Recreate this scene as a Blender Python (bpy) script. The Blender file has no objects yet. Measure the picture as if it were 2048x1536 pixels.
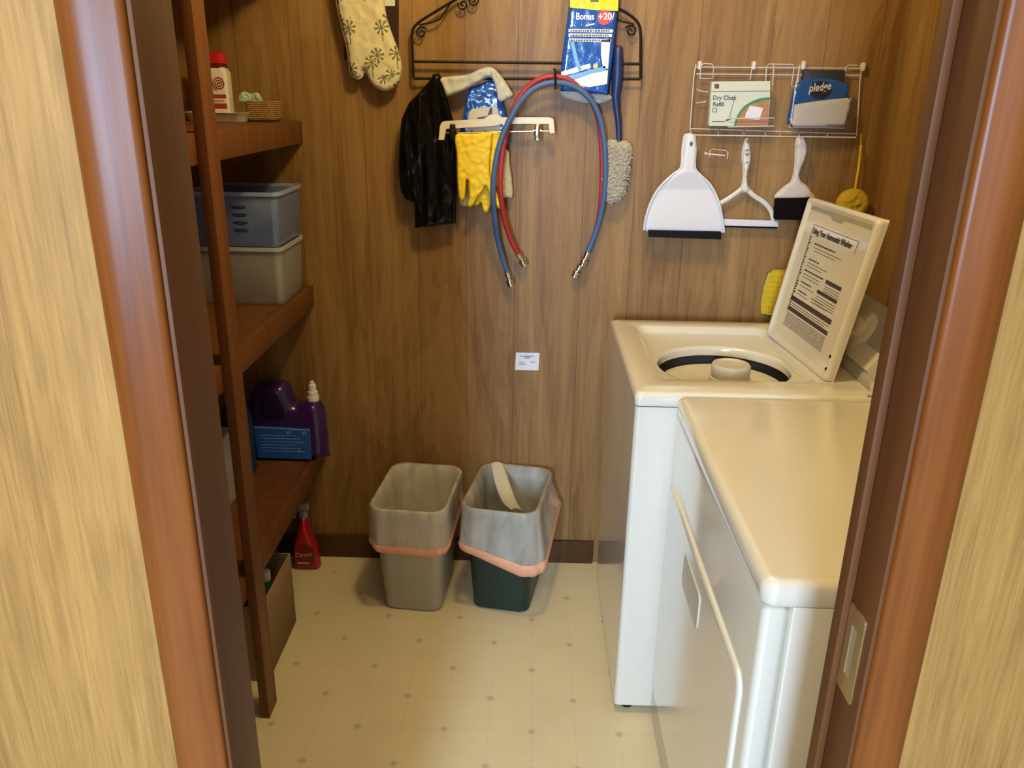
import bpy, bmesh, math, random
from mathutils import Vector, Matrix, noise
from mathutils.geometry import delaunay_2d_cdt
random.seed(7)
PI = math.pi
S = bpy.context.scene
C = S.collection

# ------------------------------------------------------------------ camera
F_PX = 1608.26
CAM = Vector((0.0, -2.4837, 1.5627))
CR = Vector((0.99957095, 0.02540749, 0.01457326))
CU = Vector((-0.02232888, 0.33898519, 0.94052669))
CF = Vector((-0.0189563, 0.94044856, -0.33940707))
cam_data = bpy.data.cameras.new('camera'); cam = bpy.data.objects.new('camera', cam_data); C.objects.link(cam)
cam_data.sensor_width = 36; cam_data.lens = F_PX / 2048 * 36; cam_data.clip_start = 0.02
cam.matrix_world = Matrix(((CR.x, CU.x, -CF.x, CAM.x), (CR.y, CU.y, -CF.y, CAM.y), (CR.z, CU.z, -CF.z, CAM.z), (0, 0, 0, 1)))
S.camera = cam

# ------------------------------------------------------------------ light
S.view_settings.view_transform = 'Standard'; S.view_settings.look = 'None'
S.view_settings.exposure = 0.0; S.view_settings.gamma = 1.0
try: S.view_settings.use_curve_mapping = False
except Exception: pass
w = bpy.data.worlds.new('world'); S.world = w; w.use_nodes = True
w.node_tree.nodes['Background'].inputs[0].default_value = (1.0, 0.86, 0.68, 1)
w.node_tree.nodes['Background'].inputs[1].default_value = 0.16

def area(name, loc, target, sx, sy, power, col):
    l = bpy.data.lights.new(name, 'AREA'); l.shape = 'RECTANGLE'; l.size = sx; l.size_y = sy; l.energy = power; l.color = col
    o = bpy.data.objects.new(name, l); C.objects.link(o); o.location = loc
    o.rotation_euler = (Vector(target) - Vector(loc)).to_track_quat('-Z', 'Y').to_euler(); return o
def point(name, loc, r, power, col):
    l = bpy.data.lights.new(name, 'POINT'); l.shadow_soft_size = r; l.energy = power; l.color = col
    o = bpy.data.objects.new(name, l); C.objects.link(o); o.location = loc; return o
WARM = (1.0, 0.78, 0.34)
point('closet_ceiling_light', (0.02, -0.88, 2.30), 0.07, 31, WARM)
area('hall_ceiling_light', (-0.38, -3.0, 2.38), (-0.38, -2.9, 0), 0.30, 0.30, 19, (1.0, 0.77, 0.35))
area('window_daylight', (-0.62, -5.0, 1.50), (0.3, 0.0, 0.9), 0.42, 1.1, 175, (0.50, 0.70, 1.0))

# ------------------------------------------------------------------ geometry helpers
def ray(px, py): return CF + CR * ((px - 1024) / F_PX) - CU * ((py - 768) / F_PX)
def at(px, py, y):
    "point of the plane y = const seen at a photograph pixel"
    d = ray(px, py); return CAM + d * ((y - CAM.y) / d.y)
def atx(px, py, x):
    d = ray(px, py); return CAM + d * ((x - CAM.x) / d.x)
def xz(px, py, y=-0.03):
    p = at(px, py, y); return (p.x, p.z)
def xzs(pts, y=-0.03): return [xz(a, b, y) for a, b in pts]

def nb(): return bmesh.new()
def merge(bm, other):
    me = bpy.data.meshes.new('tmp'); other.to_mesh(me); other.free(); bm.from_mesh(me); bpy.data.meshes.remove(me)
def box(bm, x0, x1, y0, y1, z0, z1, bev=0.0, seg=2, M=None):
    b = bmesh.new()
    vs = [b.verts.new((x, y, z)) for x in (x0, x1) for y in (y0, y1) for z in (z0, z1)]
    for q in ((0,1,3,2),(4,6,7,5),(0,4,5,1),(2,3,7,6),(0,2,6,4),(1,5,7,3)): b.faces.new([vs[i] for i in q])
    if bev > 0: bmesh.ops.bevel(b, geom=list(b.edges), offset=bev, segments=seg, profile=0.5, affect='EDGES')
    if M is not None: bmesh.ops.transform(b, matrix=M, verts=b.verts)
    bmesh.ops.recalc_face_normals(b, faces=b.faces)
    merge(bm, b); return bm
def catmull(pts, n=8, closed=False):
    P = [Vector(p) for p in pts]; out = []; N = len(P)
    rng = range(N if closed else N - 1)
    for i in rng:
        if closed: a, b, c, d = P[(i-1) % N], P[i], P[(i+1) % N], P[(i+2) % N]
        else: a, b, c, d = P[max(i-1, 0)], P[i], P[i+1], P[min(i+2, N-1)]
        for k in range(n):
            t = k / n
            out.append(0.5 * ((2*b) + (c-a)*t + (2*a-5*b+4*c-d)*t*t + (3*b-a-3*c+d)*t**3))
    if not closed: out.append(P[-1])
    return out
def tube(bm, pts, r, seg=10, closed=False, radii=None, flat=None, cap=True):
    P = [Vector(p) for p in pts]; N = len(P); rings = []
    T0 = (P[1] - P[0]).normalized(); ref = Vector((0, 0, 1)) if abs(T0.z) < .9 else Vector((0, 1, 0))
    nrm = T0.cross(ref).normalized()
    for i in range(N):
        if closed: T = (P[(i+1) % N] - P[(i-1) % N])
        else: T = P[min(i+1, N-1)] - P[max(i-1, 0)]
        if T.length < 1e-9: T = T0
        T.normalize(); nrm = (nrm - T * nrm.dot(T)).normalized(); bn = T.cross(nrm)
        rr = radii[i] if radii else r
        ring = []
        for k in range(seg):
            a = 2*PI*k/seg; v = nrm*math.cos(a)*rr + bn*math.sin(a)*rr
            if flat: v.y *= flat
            ring.append(bm.verts.new(P[i] + v))
        rings.append(ring)
    m = N if closed else N - 1
    for i in range(m):
        A, B = rings[i], rings[(i+1) % N]
        for k in range(seg): bm.faces.new((A[k], A[(k+1) % seg], B[(k+1) % seg], B[k]))
    if not closed and cap:
        bm.faces.new(rings[0][::-1]); bm.faces.new(rings[-1])
    return bm
def lathe(bm, prof, M=None, seg=32, cx=0, cy=0, sx=1, sy=1):
    "prof: (r, z) list, bottom to top"
    rings = []
    for r, z in prof:
        if r < 1e-6: rings.append([bm.verts.new((cx, cy, z))])
        else: rings.append([bm.verts.new((cx + r*sx*math.cos(2*PI*k/seg), cy + r*sy*math.sin(2*PI*k/seg), z)) for k in range(seg)])
    for A, B in zip(rings, rings[1:]):
        for k in range(seg):
            k2 = (k+1) % seg
            if len(A) == 1 and len(B) == 1: continue
            if len(A) == 1: bm.faces.new((A[0], B[k2], B[k]))
            elif len(B) == 1: bm.faces.new((A[k], A[k2], B[0]))
            else: bm.faces.new((A[k], A[k2], B[k2], B[k]))
    if M is not None: bmesh.ops.transform(bm, matrix=M, verts=[v for R in rings for v in R])
    return bm
def mapy(y0): return lambda u, v, w: Vector((u, y0 - w, v))       # sheet on a wall facing -y
def prism(bm, pts, w0, w1, fmap):
    "flat outline (u,v) extruded from w0 to w1"
    A = [bm.verts.new(fmap(u, v, w0)) for u, v in pts]; B = [bm.verts.new(fmap(u, v, w1)) for u, v in pts]
    n = len(pts); bm.faces.new(A); bm.faces.new(B[::-1])
    for i in range(n): bm.faces.new((A[i], B[i], B[(i+1) % n], A[(i+1) % n]))
    return bm
def inside(p, poly):
    x, y = p; c = False; n = len(poly); j = n - 1
    for i in range(n):
        xi, yi = poly[i]; xj, yj = poly[j]
        if (yi > y) != (yj > y) and x < (xj-xi)*(y-yi)/(yj-yi)+xi: c = not c
        j = i
    return c
def dist(p, poly):
    best = 1e9; n = len(poly)
    for i in range(n):
        ax, ay = poly[i]; bx, by = poly[(i+1) % n]; dx, dy = bx-ax, by-ay; L = dx*dx+dy*dy
        t = 0 if L == 0 else max(0, min(1, ((p[0]-ax)*dx+(p[1]-ay)*dy)/L))
        best = min(best, math.hypot(p[0]-ax-dx*t, p[1]-ay-dy*t))
    return best
def puff(bm, outline, front, back, R, fmap, step=0.006, smooth=True, wr=None):
    "soft solid: outline (u,v); bulges 'front' towards the viewer side and 'back' behind, rounded over R at its edges"
    pts = [Vector((u, v, 0)) for u, v in outline]
    if smooth: pts = catmull(pts, 6, True)
    res = []
    for i in range(len(pts)):
        a, b = pts[i], pts[(i+1) % len(pts)]; n = max(1, int((b-a).length/step))
        for k in range(n): q = a.lerp(b, k/n); res.append((q.x, q.y))
    clean = [res[0]]
    for q in res[1:]:
        if math.hypot(q[0]-clean[-1][0], q[1]-clean[-1][1]) > step*.45: clean.append(q)
    res = clean; nB = len(res); V = [Vector(p) for p in res]
    xs = [p[0] for p in res]; ys = [p[1] for p in res]
    u = min(xs); row = 0
    v = min(ys)
    while v < max(ys):
        u = min(xs) + (step/2 if row % 2 else 0)
        while u < max(xs):
            if inside((u, v), res) and dist((u, v), res) > step*.55: V.append(Vector((u, v)))
            u += step
        v += step*.87; row += 1
    r = delaunay_2d_cdt(V, [(i, (i+1) % nB) for i in range(nB)], [], 1, 1e-7)
    vc, faces = r[0], r[2]
    ed = {}
    for f in faces:
        for i in range(len(f)):
            k = tuple(sorted((f[i], f[(i+1) % len(f)]))); ed[k] = ed.get(k, 0) + 1
    bv = {i for k, c in ed.items() if c == 1 for i in k}
    fr, bk = [], []
    for i, p in enumerate(vc):
        d = 0 if i in bv else dist(p, res)
        t = min(d/R, 1.0); h = math.sqrt(max(0, 1-(1-t)**2))
        wv = wr(p.x, p.y)*h if wr else 0
        a = bm.verts.new(fmap(p.x, p.y, front*h + wv)); fr.append(a)
        bk.append(a if i in bv else bm.verts.new(fmap(p.x, p.y, -back*h)))
    for f in faces:
        try:
            bm.faces.new([fr[i] for i in f])
            g = [bk[i] for i in f][::-1]
            if set(g) != set(fr[i] for i in f): bm.faces.new(g)
        except ValueError: pass
    return bm
def nz(x, y, s, seed=0, st=1.0): return noise.noise(Vector((x*s*st, y*s, seed*3.7)))

def mk(name, bm, mat, parent=None, sharp=38, smooth=True):
    bmesh.ops.remove_doubles(bm, verts=bm.verts, dist=1e-6)
    bmesh.ops.recalc_face_normals(bm, faces=bm.faces)
    if smooth:
        for f in bm.faces: f.smooth = True
        lim = math.radians(sharp)
        for e in bm.edges:
            if len(e.link_faces) == 2 and e.calc_face_angle(0) > lim: e.smooth = False
    me = bpy.data.meshes.new(name); bm.to_mesh(me); bm.free()
    me.materials.append(mat)
    o = bpy.data.objects.new(name, me); C.objects.link(o)
    if parent is not None:
        o.parent = parent; o.matrix_parent_inverse = Matrix.Translation(-rootloc(parent))
    return o
def rootloc(o):
    v = Vector(o.location)
    return v
def tag(o, label, cat, group=None):
    o['label'] = label; o['category'] = cat
    if group: o['group'] = group
    return o
def thing(name, label, cat, loc, group=None):
    o = bpy.data.objects.new(name, None); C.objects.link(o); o.location = loc; o.empty_display_size = .05
    return tag(o, label, cat, group)
def sub(name, bm, mat, part, **k):
    "a sub-part: its part sits at the origin of its thing's frame"
    o = mk(name, bm, mat, None, **k); o.parent = part; return o
def single(name, bm, mat, label, cat, group=None, **k):
    o = mk(name, bm, mat, None, **k); me = o.data
    xs = [v.co for v in me.vertices]
    c = Vector(((min(v.x for v in xs)+max(v.x for v in xs))/2, (min(v.y for v in xs)+max(v.y for v in xs))/2, min(v.z for v in xs)))
    me.transform(Matrix.Translation(-c)); o.location = c
    return tag(o, label, cat, group)
def struct(name, bm, mat, **k):
    o = mk(name, bm, mat, None, **k); o['kind'] = 'structure'; return o
def text_bm(bm, body, size, fmap, u, v, w, depth=0.0006, shear=0, sx=1.0, ang=0.0, bold=0.0):
    cu = bpy.data.curves.new('t', 'FONT'); cu.body = body; cu.size = size; cu.extrude = depth; cu.shear = shear; cu.offset = bold
    cu.resolution_u = 3
    o = bpy.data.objects.new('t', cu); C.objects.link(o)
    dg = bpy.context.evaluated_depsgraph_get(); me = bpy.data.meshes.new_from_object(o.evaluated_get(dg))
    ca, sa = math.cos(ang), math.sin(ang)
    for q in me.vertices:
        x, y, z = q.co; x *= sx; x, y = x*ca - y*sa, x*sa + y*ca
        q.co = fmap(u + x, v + y, w + z)
    bm.from_mesh(me); bpy.data.objects.remove(o); bpy.data.curves.remove(cu); bpy.data.meshes.remove(me)
    return bm
def pline(bm, pts, y, r, seg=8, n=0, closed=False):
    P = [at(a, b, y) if not isinstance(y, list) else at(a, b, y[i]) for i, (a, b) in enumerate(pts)]
    if n: P = catmull(P, n, closed)
    return tube(bm, P, r, seg, closed)

# ------------------------------------------------------------------ materials
class NT:
    def __init__(s, name):
        s.m = bpy.data.materials.new(name); s.m.use_nodes = True; s.t = s.m.node_tree; s.b = s.t.nodes['Principled BSDF']
    def n(s, typ, **k):
        o = s.t.nodes.new(typ)
        for a, v in k.items():
            if a.startswith('i_'): o.inputs[int(a[2:])].default_value = v
            else: setattr(o, a, v)
        return o
    def l(s, a, b): s.t.links.new(a, b)
    def math(s, op, a, b=None, c=None):
        o = s.n('ShaderNodeMath', operation=op)
        for i, x in enumerate((a, b, c)):
            if x is None: continue
            if isinstance(x, (int, float)): o.inputs[i].default_value = x
            else: s.l(x, o.inputs[i])
        return o.outputs[0]
    def coord(s, scale=(1, 1, 1), loc=(0, 0, 0)):
        g = s.n('ShaderNodeNewGeometry'); mp = s.n('ShaderNodeMapping'); mp.inputs['Scale'].default_value = scale
        mp.inputs['Location'].default_value = loc; s.l(g.outputs['Position'], mp.inputs[0]); return mp.outputs[0]
    def noise(s, vec, scale, detail=3, rough=.55, dist=0):
        o = s.n('ShaderNodeTexNoise'); o.inputs['Scale'].default_value = scale; o.inputs['Detail'].default_value = detail
        o.inputs['Roughness'].default_value = rough; o.inputs['Distortion'].default_value = dist; s.l(vec, o.inputs['Vector']); return o.outputs[0]
    def ramp(s, fac, stops):
        o = s.n('ShaderNodeValToRGB'); e = o.color_ramp.elements
        while len(e) < len(stops): e.new(0.5)
        for i, (p, c) in enumerate(stops): e[i].position = p; e[i].color = (*c, 1) if len(c) == 3 else c
        s.l(fac, o.inputs[0]); return o.outputs[0]
    def mix(s, fac, a, b, mode='MIX'):
        o = s.n('ShaderNodeMix', data_type='RGBA', blend_type=mode)
        for k, x in ((0, fac), (6, a), (7, b)):
            if isinstance(x, (int, float)): o.inputs[k].default_value = x
            elif isinstance(x, tuple): o.inputs[k].default_value = (*x, 1)
            else: s.l(x, o.inputs[k])
        return o.outputs[2]
    def bump(s, h, st, dist=.002):
        o = s.n('ShaderNodeBump'); o.inputs['Strength'].default_value = st; o.inputs['Distance'].default_value = dist
        s.l(h, o.inputs['Height']); s.l(o.outputs[0], s.b.inputs['Normal'])
    def col(s, c):
        if isinstance(c, tuple): s.b.inputs['Base Color'].default_value = (*c, 1)
        else: s.l(c, s.b.inputs['Base Color'])
    def set(s, **k):
        for a, v in k.items(): s.b.inputs[a.replace('_', ' ')].default_value = v
def plain(name, c, rough=.5, metal=0, mott=.06, nscale=40, bump=0, bs=200, coat=0, alpha=1, trans=0, sheen=0, bd=.001, spec=None):
    N = NT(name); v = N.coord()
    if mott: N.col(N.mix(N.noise(v, nscale), tuple(x*(1-mott) for x in c), tuple(min(1, x*(1+mott)) for x in c)))
    else: N.col(c)
    N.set(Roughness=rough, Metallic=metal, Alpha=alpha)
    if spec is not None: N.b.inputs['Specular IOR Level'].default_value = spec
    if coat: N.set(Coat_Weight=coat, Coat_Roughness=.15)
    if trans: N.set(Transmission_Weight=trans)
    if sheen: N.set(Sheen_Weight=sheen)
    if bump: N.bump(N.noise(v, bs, 3), bump, bd)
    return N.m
def panel_wood(name, axis, grooves, dark, mid, light, rough=.48, off=0.0, gs=1.0, bw=.85):
    "vertical-grain wood panelling; axis 0: grooves along x positions, 1: along y"
    N = NT(name); sc = lambda a, z: (a, a, z)
    big = N.noise(N.coord(sc(5.5, .75), (off, off, 0)), 1, 3, .6, 1.6)
    grain = N.noise(N.coord(sc(38*gs, 1.6*gs), (off, 0, off)), 1, 4, .65, .8)
    pore = N.noise(N.coord(sc(420, 14)), 1, 2, .6)
    rings = N.math('FRACT', N.math('MULTIPLY', big, 9.0))
    rings = N.math('MULTIPLY', N.math('ABSOLUTE', N.math('SUBTRACT', rings, .5)), 2.0)
    f = N.math('ADD', N.math('MULTIPLY', grain, .52), N.math('MULTIPLY', rings, .10))
    f = N.math('ADD', f, N.math('MULTIPLY', N.math('SUBTRACT', big, .5), bw))
    f = N.math('ADD', f, .11)
    c = N.ramp(f, [(.22, dark), (.48, mid), (.72, light)])
    pm = N.ramp(pore, [(.36, (.70, .66, .60)), (.5, (1, 1, 1))])
    c = N.mix(.42, c, pm, 'MULTIPLY')
    g = N.n('ShaderNodeNewGeometry'); sp = N.n('ShaderNodeSeparateXYZ'); N.l(g.outputs['Position'], sp.inputs[0])
    x = sp.outputs[axis]; m = None
    for gx in grooves:
        d = N.math('ABSOLUTE', N.math('SUBTRACT', x, gx)); m = d if m is None else N.math('MINIMUM', m, d)
    gm = N.n('ShaderNodeMapRange', i_1=.0005, i_2=.0018, i_3=.55, i_4=1.0); N.l(m, gm.inputs[0])
    cc = N.n('ShaderNodeCombineColor')
    for i in range(3): N.l(gm.outputs[0], cc.inputs[i])
    N.col(N.mix(1.0, c, cc.outputs[0], 'MULTIPLY'))
    N.set(Roughness=rough); N.b.inputs['Specular IOR Level'].default_value = .4
    h = N.math('ADD', N.math('MULTIPLY', pore, .25), gm.outputs[0]); N.bump(h, .25, .001)
    return N.m
def stained(name, dark, light, rough=.33, coat=.4, s=30, spec=.3):
    N = NT(name); g = N.noise(N.coord((s, s, 1.4)), 1, 4, .6, .6); f = N.noise(N.coord((300, 300, 10)), 1, 2)
    c = N.ramp(g, [(.3, dark), (.7, light)]); N.col(N.mix(.35, c, N.ramp(f, [(.35, (.75, .7, .65)), (.55, (1, 1, 1))]), 'MULTIPLY'))
    N.set(Roughness=rough, Coat_Weight=coat, Coat_Roughness=.22); N.b.inputs['Specular IOR Level'].default_value = spec; N.bump(f, .08, .0005); return N.m

GR = [-.86, -.704, -.50, -.348, -.199, -.047, .157, .31, .467, .67, .822, .975]
M_BACK = panel_wood('back_panelling', 0, GR, (.185, .090, .024), (.300, .163, .053), (.390, .226, .080))
M_SIDE = panel_wood('side_panelling', 1, [-.2, -.35, -.56, -.76, -.92, -1.1, -1.3, -1.5], (.185, .090, .024), (.300, .163, .053), (.390, .226, .080), off=3)
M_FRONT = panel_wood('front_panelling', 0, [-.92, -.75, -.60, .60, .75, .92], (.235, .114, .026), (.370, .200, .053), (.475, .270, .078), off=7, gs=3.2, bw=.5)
M_TRIM = stained('stained_trim', (.130, .036, .0060), (.235, .072, .0125), .34, .05, spec=.17)
M_JAMB = stained('stained_jamb', (.088, .031, .0085), (.130, .047, .013), .55, .0)
M_SHELF = stained('stained_shelf', (.100, .033, .008), (.180, .064, .015), .5, .08)
M_BASE = stained('stained_baseboard', (.065, .030, .010), (.10, .044, .014), .55, .05)

def floor_mat():
    N = NT('vinyl_floor'); g = N.n('ShaderNodeNewGeometry'); sp = N.n('ShaderNodeSeparateXYZ'); N.l(g.outputs['Position'], sp.inputs[0])
    def fr(x, o, p):      # signed distance to the nearest lattice line
        a = N.math('DIVIDE', N.math('SUBTRACT', x, o), p); return N.math('MULTIPLY', N.math('SUBTRACT', a, N.math('ROUND', a)), p)
    PX, PY = .2275, .238; x, y = sp.outputs[0], sp.outputs[1]; ds = []; ls = []
    for ox, oy in ((-.310, -.700), (-.310+PX/2, -.700+PY/2)):
        a, b = fr(x, ox, PX), fr(y, oy, PY)
        ds.append(N.math('SQRT', N.math('ADD', N.math('MULTIPLY', a, a), N.math('MULTIPLY', b, b))))
        ls += [N.math('ABSOLUTE', a), N.math('ABSOLUTE', b)]
    d = N.math('MINIMUM', ds[0], ds[1]); l = N.math('MINIMUM', N.math('MINIMUM', ls[0], ls[1]), N.math('MINIMUM', ls[2], ls[3]))
    n1 = N.noise(N.coord(), 7, 4); n2 = N.noise(N.coord(), 90, 3)
    base = N.mix(n1, (.70, .60, .39), (.80, .70, .47)); base = N.mix(N.math('MULTIPLY', n2, .25), base, (.58, .50, .36))
    dm = N.n('ShaderNodeMapRange', i_1=.005, i_2=.0125, i_3=.42, i_4=0.0); N.l(d, dm.inputs[0])
    lm = N.n('ShaderNodeMapRange', i_1=.0005, i_2=.0022, i_3=.16, i_4=0.0); N.l(l, lm.inputs[0])
    base = N.mix(lm.outputs[0], base, (.40, .34, .24)); base = N.mix(dm.outputs[0], base, (.22, .17, .11))
    sp2 = N.n('ShaderNodeTexVoronoi'); sp2.inputs['Scale'].default_value = 7; sp2.inputs['Randomness'].default_value = 1; N.l(N.coord(), sp2.inputs['Vector'])
    sm = N.n('ShaderNodeMapRange', i_1=.010, i_2=.022, i_3=.5, i_4=0.0); N.l(sp2.outputs['Distance'], sm.inputs[0])
    base = N.mix(sm.outputs[0], base, (.25, .15, .07))
    N.col(base); N.set(Roughness=.42); N.bump(n2, .12, .001); return N.m
M_FLOOR = floor_mat()
M_CEIL = plain('ceiling_white', (.75, .72, .66), .8, bump=.2)
M_ENAMEL = plain('washer_enamel', (.76, .73, .635), .16, mott=.02, bump=.03, bs=500, coat=.9)
M_ENAMEL2 = plain('dryer_enamel', (.76, .725, .615), .17, mott=.02, bump=.03, bs=500, coat=.9)
M_SEAM = plain('dark_gap', (.05, .04, .03), .8)
M_TUB = plain('tub_plastic', (.66, .63, .55), .45, mott=.1, nscale=15)
M_AGI = plain('agitator_plastic', (.62, .59, .52), .4)
M_BLACKWIRE = plain('black_iron', (.006, .005, .005), .5, metal=0, spec=.25, bump=.3, bs=300)
M_WHITEWIRE = plain('white_wire', (.66, .58, .52), .35)
M_CHROME = plain('chrome', (.75, .74, .72), .16, metal=1, mott=.02)
M_BRASS = plain('worn_brass', (.60, .46, .24), .32, metal=.85, mott=.2, nscale=80)
M_BLACKPL = plain('black_bag_plastic', (.003, .003, .0035), .16, bump=.35, bs=26, bd=.004, spec=.28)
M_BLACKRUB = plain('black_rubber', (.008, .007, .008), .6, spec=.12)
M_WHITEPL = plain('white_plastic', (.72, .72, .76), .38, mott=.03)
M_CREAMPL = plain('cream_plastic', (.72, .66, .52), .45)
M_SQGPL = plain('squeegee_plastic', (.68, .66, .60), .42)
M_GLOVE = plain('yellow_rubber', (.92, .63, .003), .5, mott=.05, bump=.35, bs=260)
M_TOWEL = plain('pale_towel', (.52, .54, .50), .95, bump=.8, bs=500, sheen=.4)
M_SPECK = plain('speckled_cloth', (.50, .44, .30), .95, mott=.5, nscale=300, bump=.8, bs=400)
M_PILE = plain('chenille_pile', (.50, .44, .33), .95, mott=.3, nscale=170, bump=1.0, bs=240, bd=.004, sheen=.3)
M_NAVY = plain('navy_plastic', (.012, .030, .120), .42)
M_BLUEHOSE = plain('blue_rubber', (.055, .120, .260), .5, mott=.1, bump=.3, bs=400)
M_REDHOSE = plain('red_rubber', (.400, .024, .034), .5, mott=.1, bump=.3, bs=400)
M_PKBLUE = plain('glossy_blue_film', (.008, .090, .430), .18, mott=.3, nscale=25, bump=.35, bs=55, bd=.004, coat=.8)
M_PKYEL = plain('yellow_film', (.86, .64, .01), .25, mott=.1, bump=.4, bs=60, bd=.003, coat=.4)
M_PRWHITE = plain('print_white', (.75, .77, .80), .35)
M_PRLBLUE = plain('print_light_blue', (.16, .40, .75), .3)
M_PRRED = plain('print_red', (.62, .05, .05), .35)
M_PRGREY = plain('print_grey', (.10, .10, .10), .6)
M_PRDBLUE = plain('print_dark_blue', (.03, .07, .22), .5)
M_PRYEL = plain('print_yellow', (.70, .55, .12), .4)
M_PAPER = plain('paper_white', (.74, .74, .78), .7)
M_CARTON = plain('mint_white_carton', (.62, .66, .55), .55, mott=.04)
M_GREEN = plain('print_green', (.03, .26, .10), .5)
M_PRWOOD = plain('print_wood_floor', (.42, .20, .09), .5, mott=.35, nscale=60)
M_BRISTLE = plain('black_bristle', (.006, .005, .005), .9, spec=.08, mott=.3, nscale=400, bump=.9, bs=500)
M_SWAT = plain('yellow_plastic', (.70, .50, .02), .45)
M_FUZZ = plain('yellow_fluff', (.58, .40, .03), .95, mott=.25, nscale=150, bump=1.0, bs=220, bd=.004)
M_GREYBIN = plain('grey_bin_plastic', (.42, .40, .33), .42, mott=.05, nscale=20)
M_GREENBIN = plain('dark_green_bin_plastic', (.005, .026, .020), .40, mott=.08, nscale=20)
M_BAND = plain('salmon_drawstring', (.84, .40, .24), .5, mott=.15, nscale=80, alpha=.93, bump=.6, bs=90)
def liner_mat():
    N = NT('sheer_white_liner'); v = N.coord((1, 1, .30)); n = N.noise(v, 22, 3, .5, .3)
    N.col((.88, .82, .71)); N.set(Roughness=.35)
    a = N.n('ShaderNodeMapRange', i_1=.3, i_2=.72, i_3=.30, i_4=.52); N.l(n, a.inputs[0]); N.l(a.outputs[0], N.b.inputs['Alpha'])
    N.bump(n, .35, .006); return N.m
M_LINER = liner_mat()
M_BLUEBIN = plain('clear_blue_plastic', (.17, .24, .44), .18, mott=.2, nscale=9, alpha=.72, coat=.5)
M_BLUERIM = plain('clear_blue_rim', (.34, .42, .62), .2, alpha=.85)
M_FROST = plain('frosted_plastic', (.40, .39, .36), .30, mott=.08, alpha=.62)
M_FROSTRIM = plain('frosted_rim', (.50, .49, .46), .3, alpha=.8)
M_PURPLE = plain('purple_jug_plastic', (.032, .008, .100), .28, mott=.08, coat=.4)
M_JUGLAB = plain('blue_jug_label', (.020, .110, .480), .3, mott=.25, nscale=30)
M_CAPW = plain('white_cap', (.78, .76, .68), .4)
M_REDCAP = plain('red_cap', (.50, .010, .018), .22, coat=.6)
M_JARLAB = plain('jar_white_label', (.66, .60, .52), .5)
M_SPICE = plain('spice_brown', (.12, .012, .010), .3)
M_WICKER = None
def wicker():
    N = NT('woven_straw'); v = N.coord(); w1 = N.n('ShaderNodeTexWave', wave_type='BANDS', bands_direction='Z'); w1.inputs['Scale'].default_value = 60
    w1.inputs['Distortion'].default_value = 4; w1.inputs['Detail Scale'].default_value = 6; N.l(v, w1.inputs[0])
    N.col(N.ramp(w1.outputs[0], [(.1, (.18, .08, .02)), (.6, (.50, .29, .10))])); N.set(Roughness=.7); N.bump(w1.outputs[0], .8, .004); return N.m
M_WICKER = wicker()
M_MINTBAG = plain('mint_printed_bag', (.45, .55, .40), .5, mott=.5, nscale=110)
M_TRAY = plain('pale_tray', (.60, .55, .50), .4)
M_CARD = plain('brown_cardboard', (.33, .205, .10), .8, mott=.08, nscale=12)
M_CARDIN = plain('cardboard_inside', (.24, .145, .07), .85)
M_REDBOT = plain('red_bottle_plastic', (.42, .012, .020), .28, coat=.4)
M_GREYTRIG = plain('grey_trigger', (.30, .29, .28), .5)
M_BROWNBOARD = plain('dark_brown_board', (.035, .012, .006), .35, mott=.2)
def mitt_mat():
    N = NT('palm_print_fabric'); v = N.coord((1, 0, 1)); vo = N.n('ShaderNodeTexVoronoi'); vo.inputs['Scale'].default_value = 14.5; vo.inputs['Randomness'].default_value = .85
    N.l(v, vo.inputs['Vector'])
    sub_ = N.n('ShaderNodeVectorMath', operation='SUBTRACT'); N.l(v, sub_.inputs[0]); N.l(vo.outputs['Position'], sub_.inputs[1])
    sp = N.n('ShaderNodeSeparateXYZ'); N.l(sub_.outputs[0], sp.inputs[0]); dx, dz = sp.outputs[0], sp.outputs[2]
    ang = N.math('ARCTAN2', dz, dx); r = N.math('SQRT', N.math('ADD', N.math('MULTIPLY', dx, dx), N.math('MULTIPLY', dz, dz)))
    fn = N.noise(N.coord(), 160, 2)
    fr = N.math('GREATER_THAN', N.math('ADD', N.math('SINE', N.math('MULTIPLY', ang, 8.0)), N.math('MULTIPLY', fn, 1.8)), .95)
    ring = N.math('MULTIPLY', N.math('LESS_THAN', r, .0200), fr)
    core = N.math('LESS_THAN', r, .0050)
    trunk = N.math('MULTIPLY', N.math('LESS_THAN', N.math('ABSOLUTE', N.math('ADD', dx, N.math('MULTIPLY', dz, .08))), .0014), N.math('MULTIPLY', N.math('LESS_THAN', dz, 0.0), N.math('GREATER_THAN', dz, -.042)))
    m = N.math('MINIMUM', N.math('ADD', N.math('ADD', ring, core), trunk), 1.0)
    n = N.noise(N.coord(), 60, 4)
    base = N.mix(n, (.60, .52, .32), (.74, .67, .45))
    N.col(N.mix(N.math('MULTIPLY', m, .85), base, N.mix(fn, (.015, .030, .010), (.14, .16, .05)))); N.set(Roughness=.95)
    N.bump(N.noise(N.coord(), 55, 4), .8, .006); return N.m
M_MITT = mitt_mat()

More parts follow.
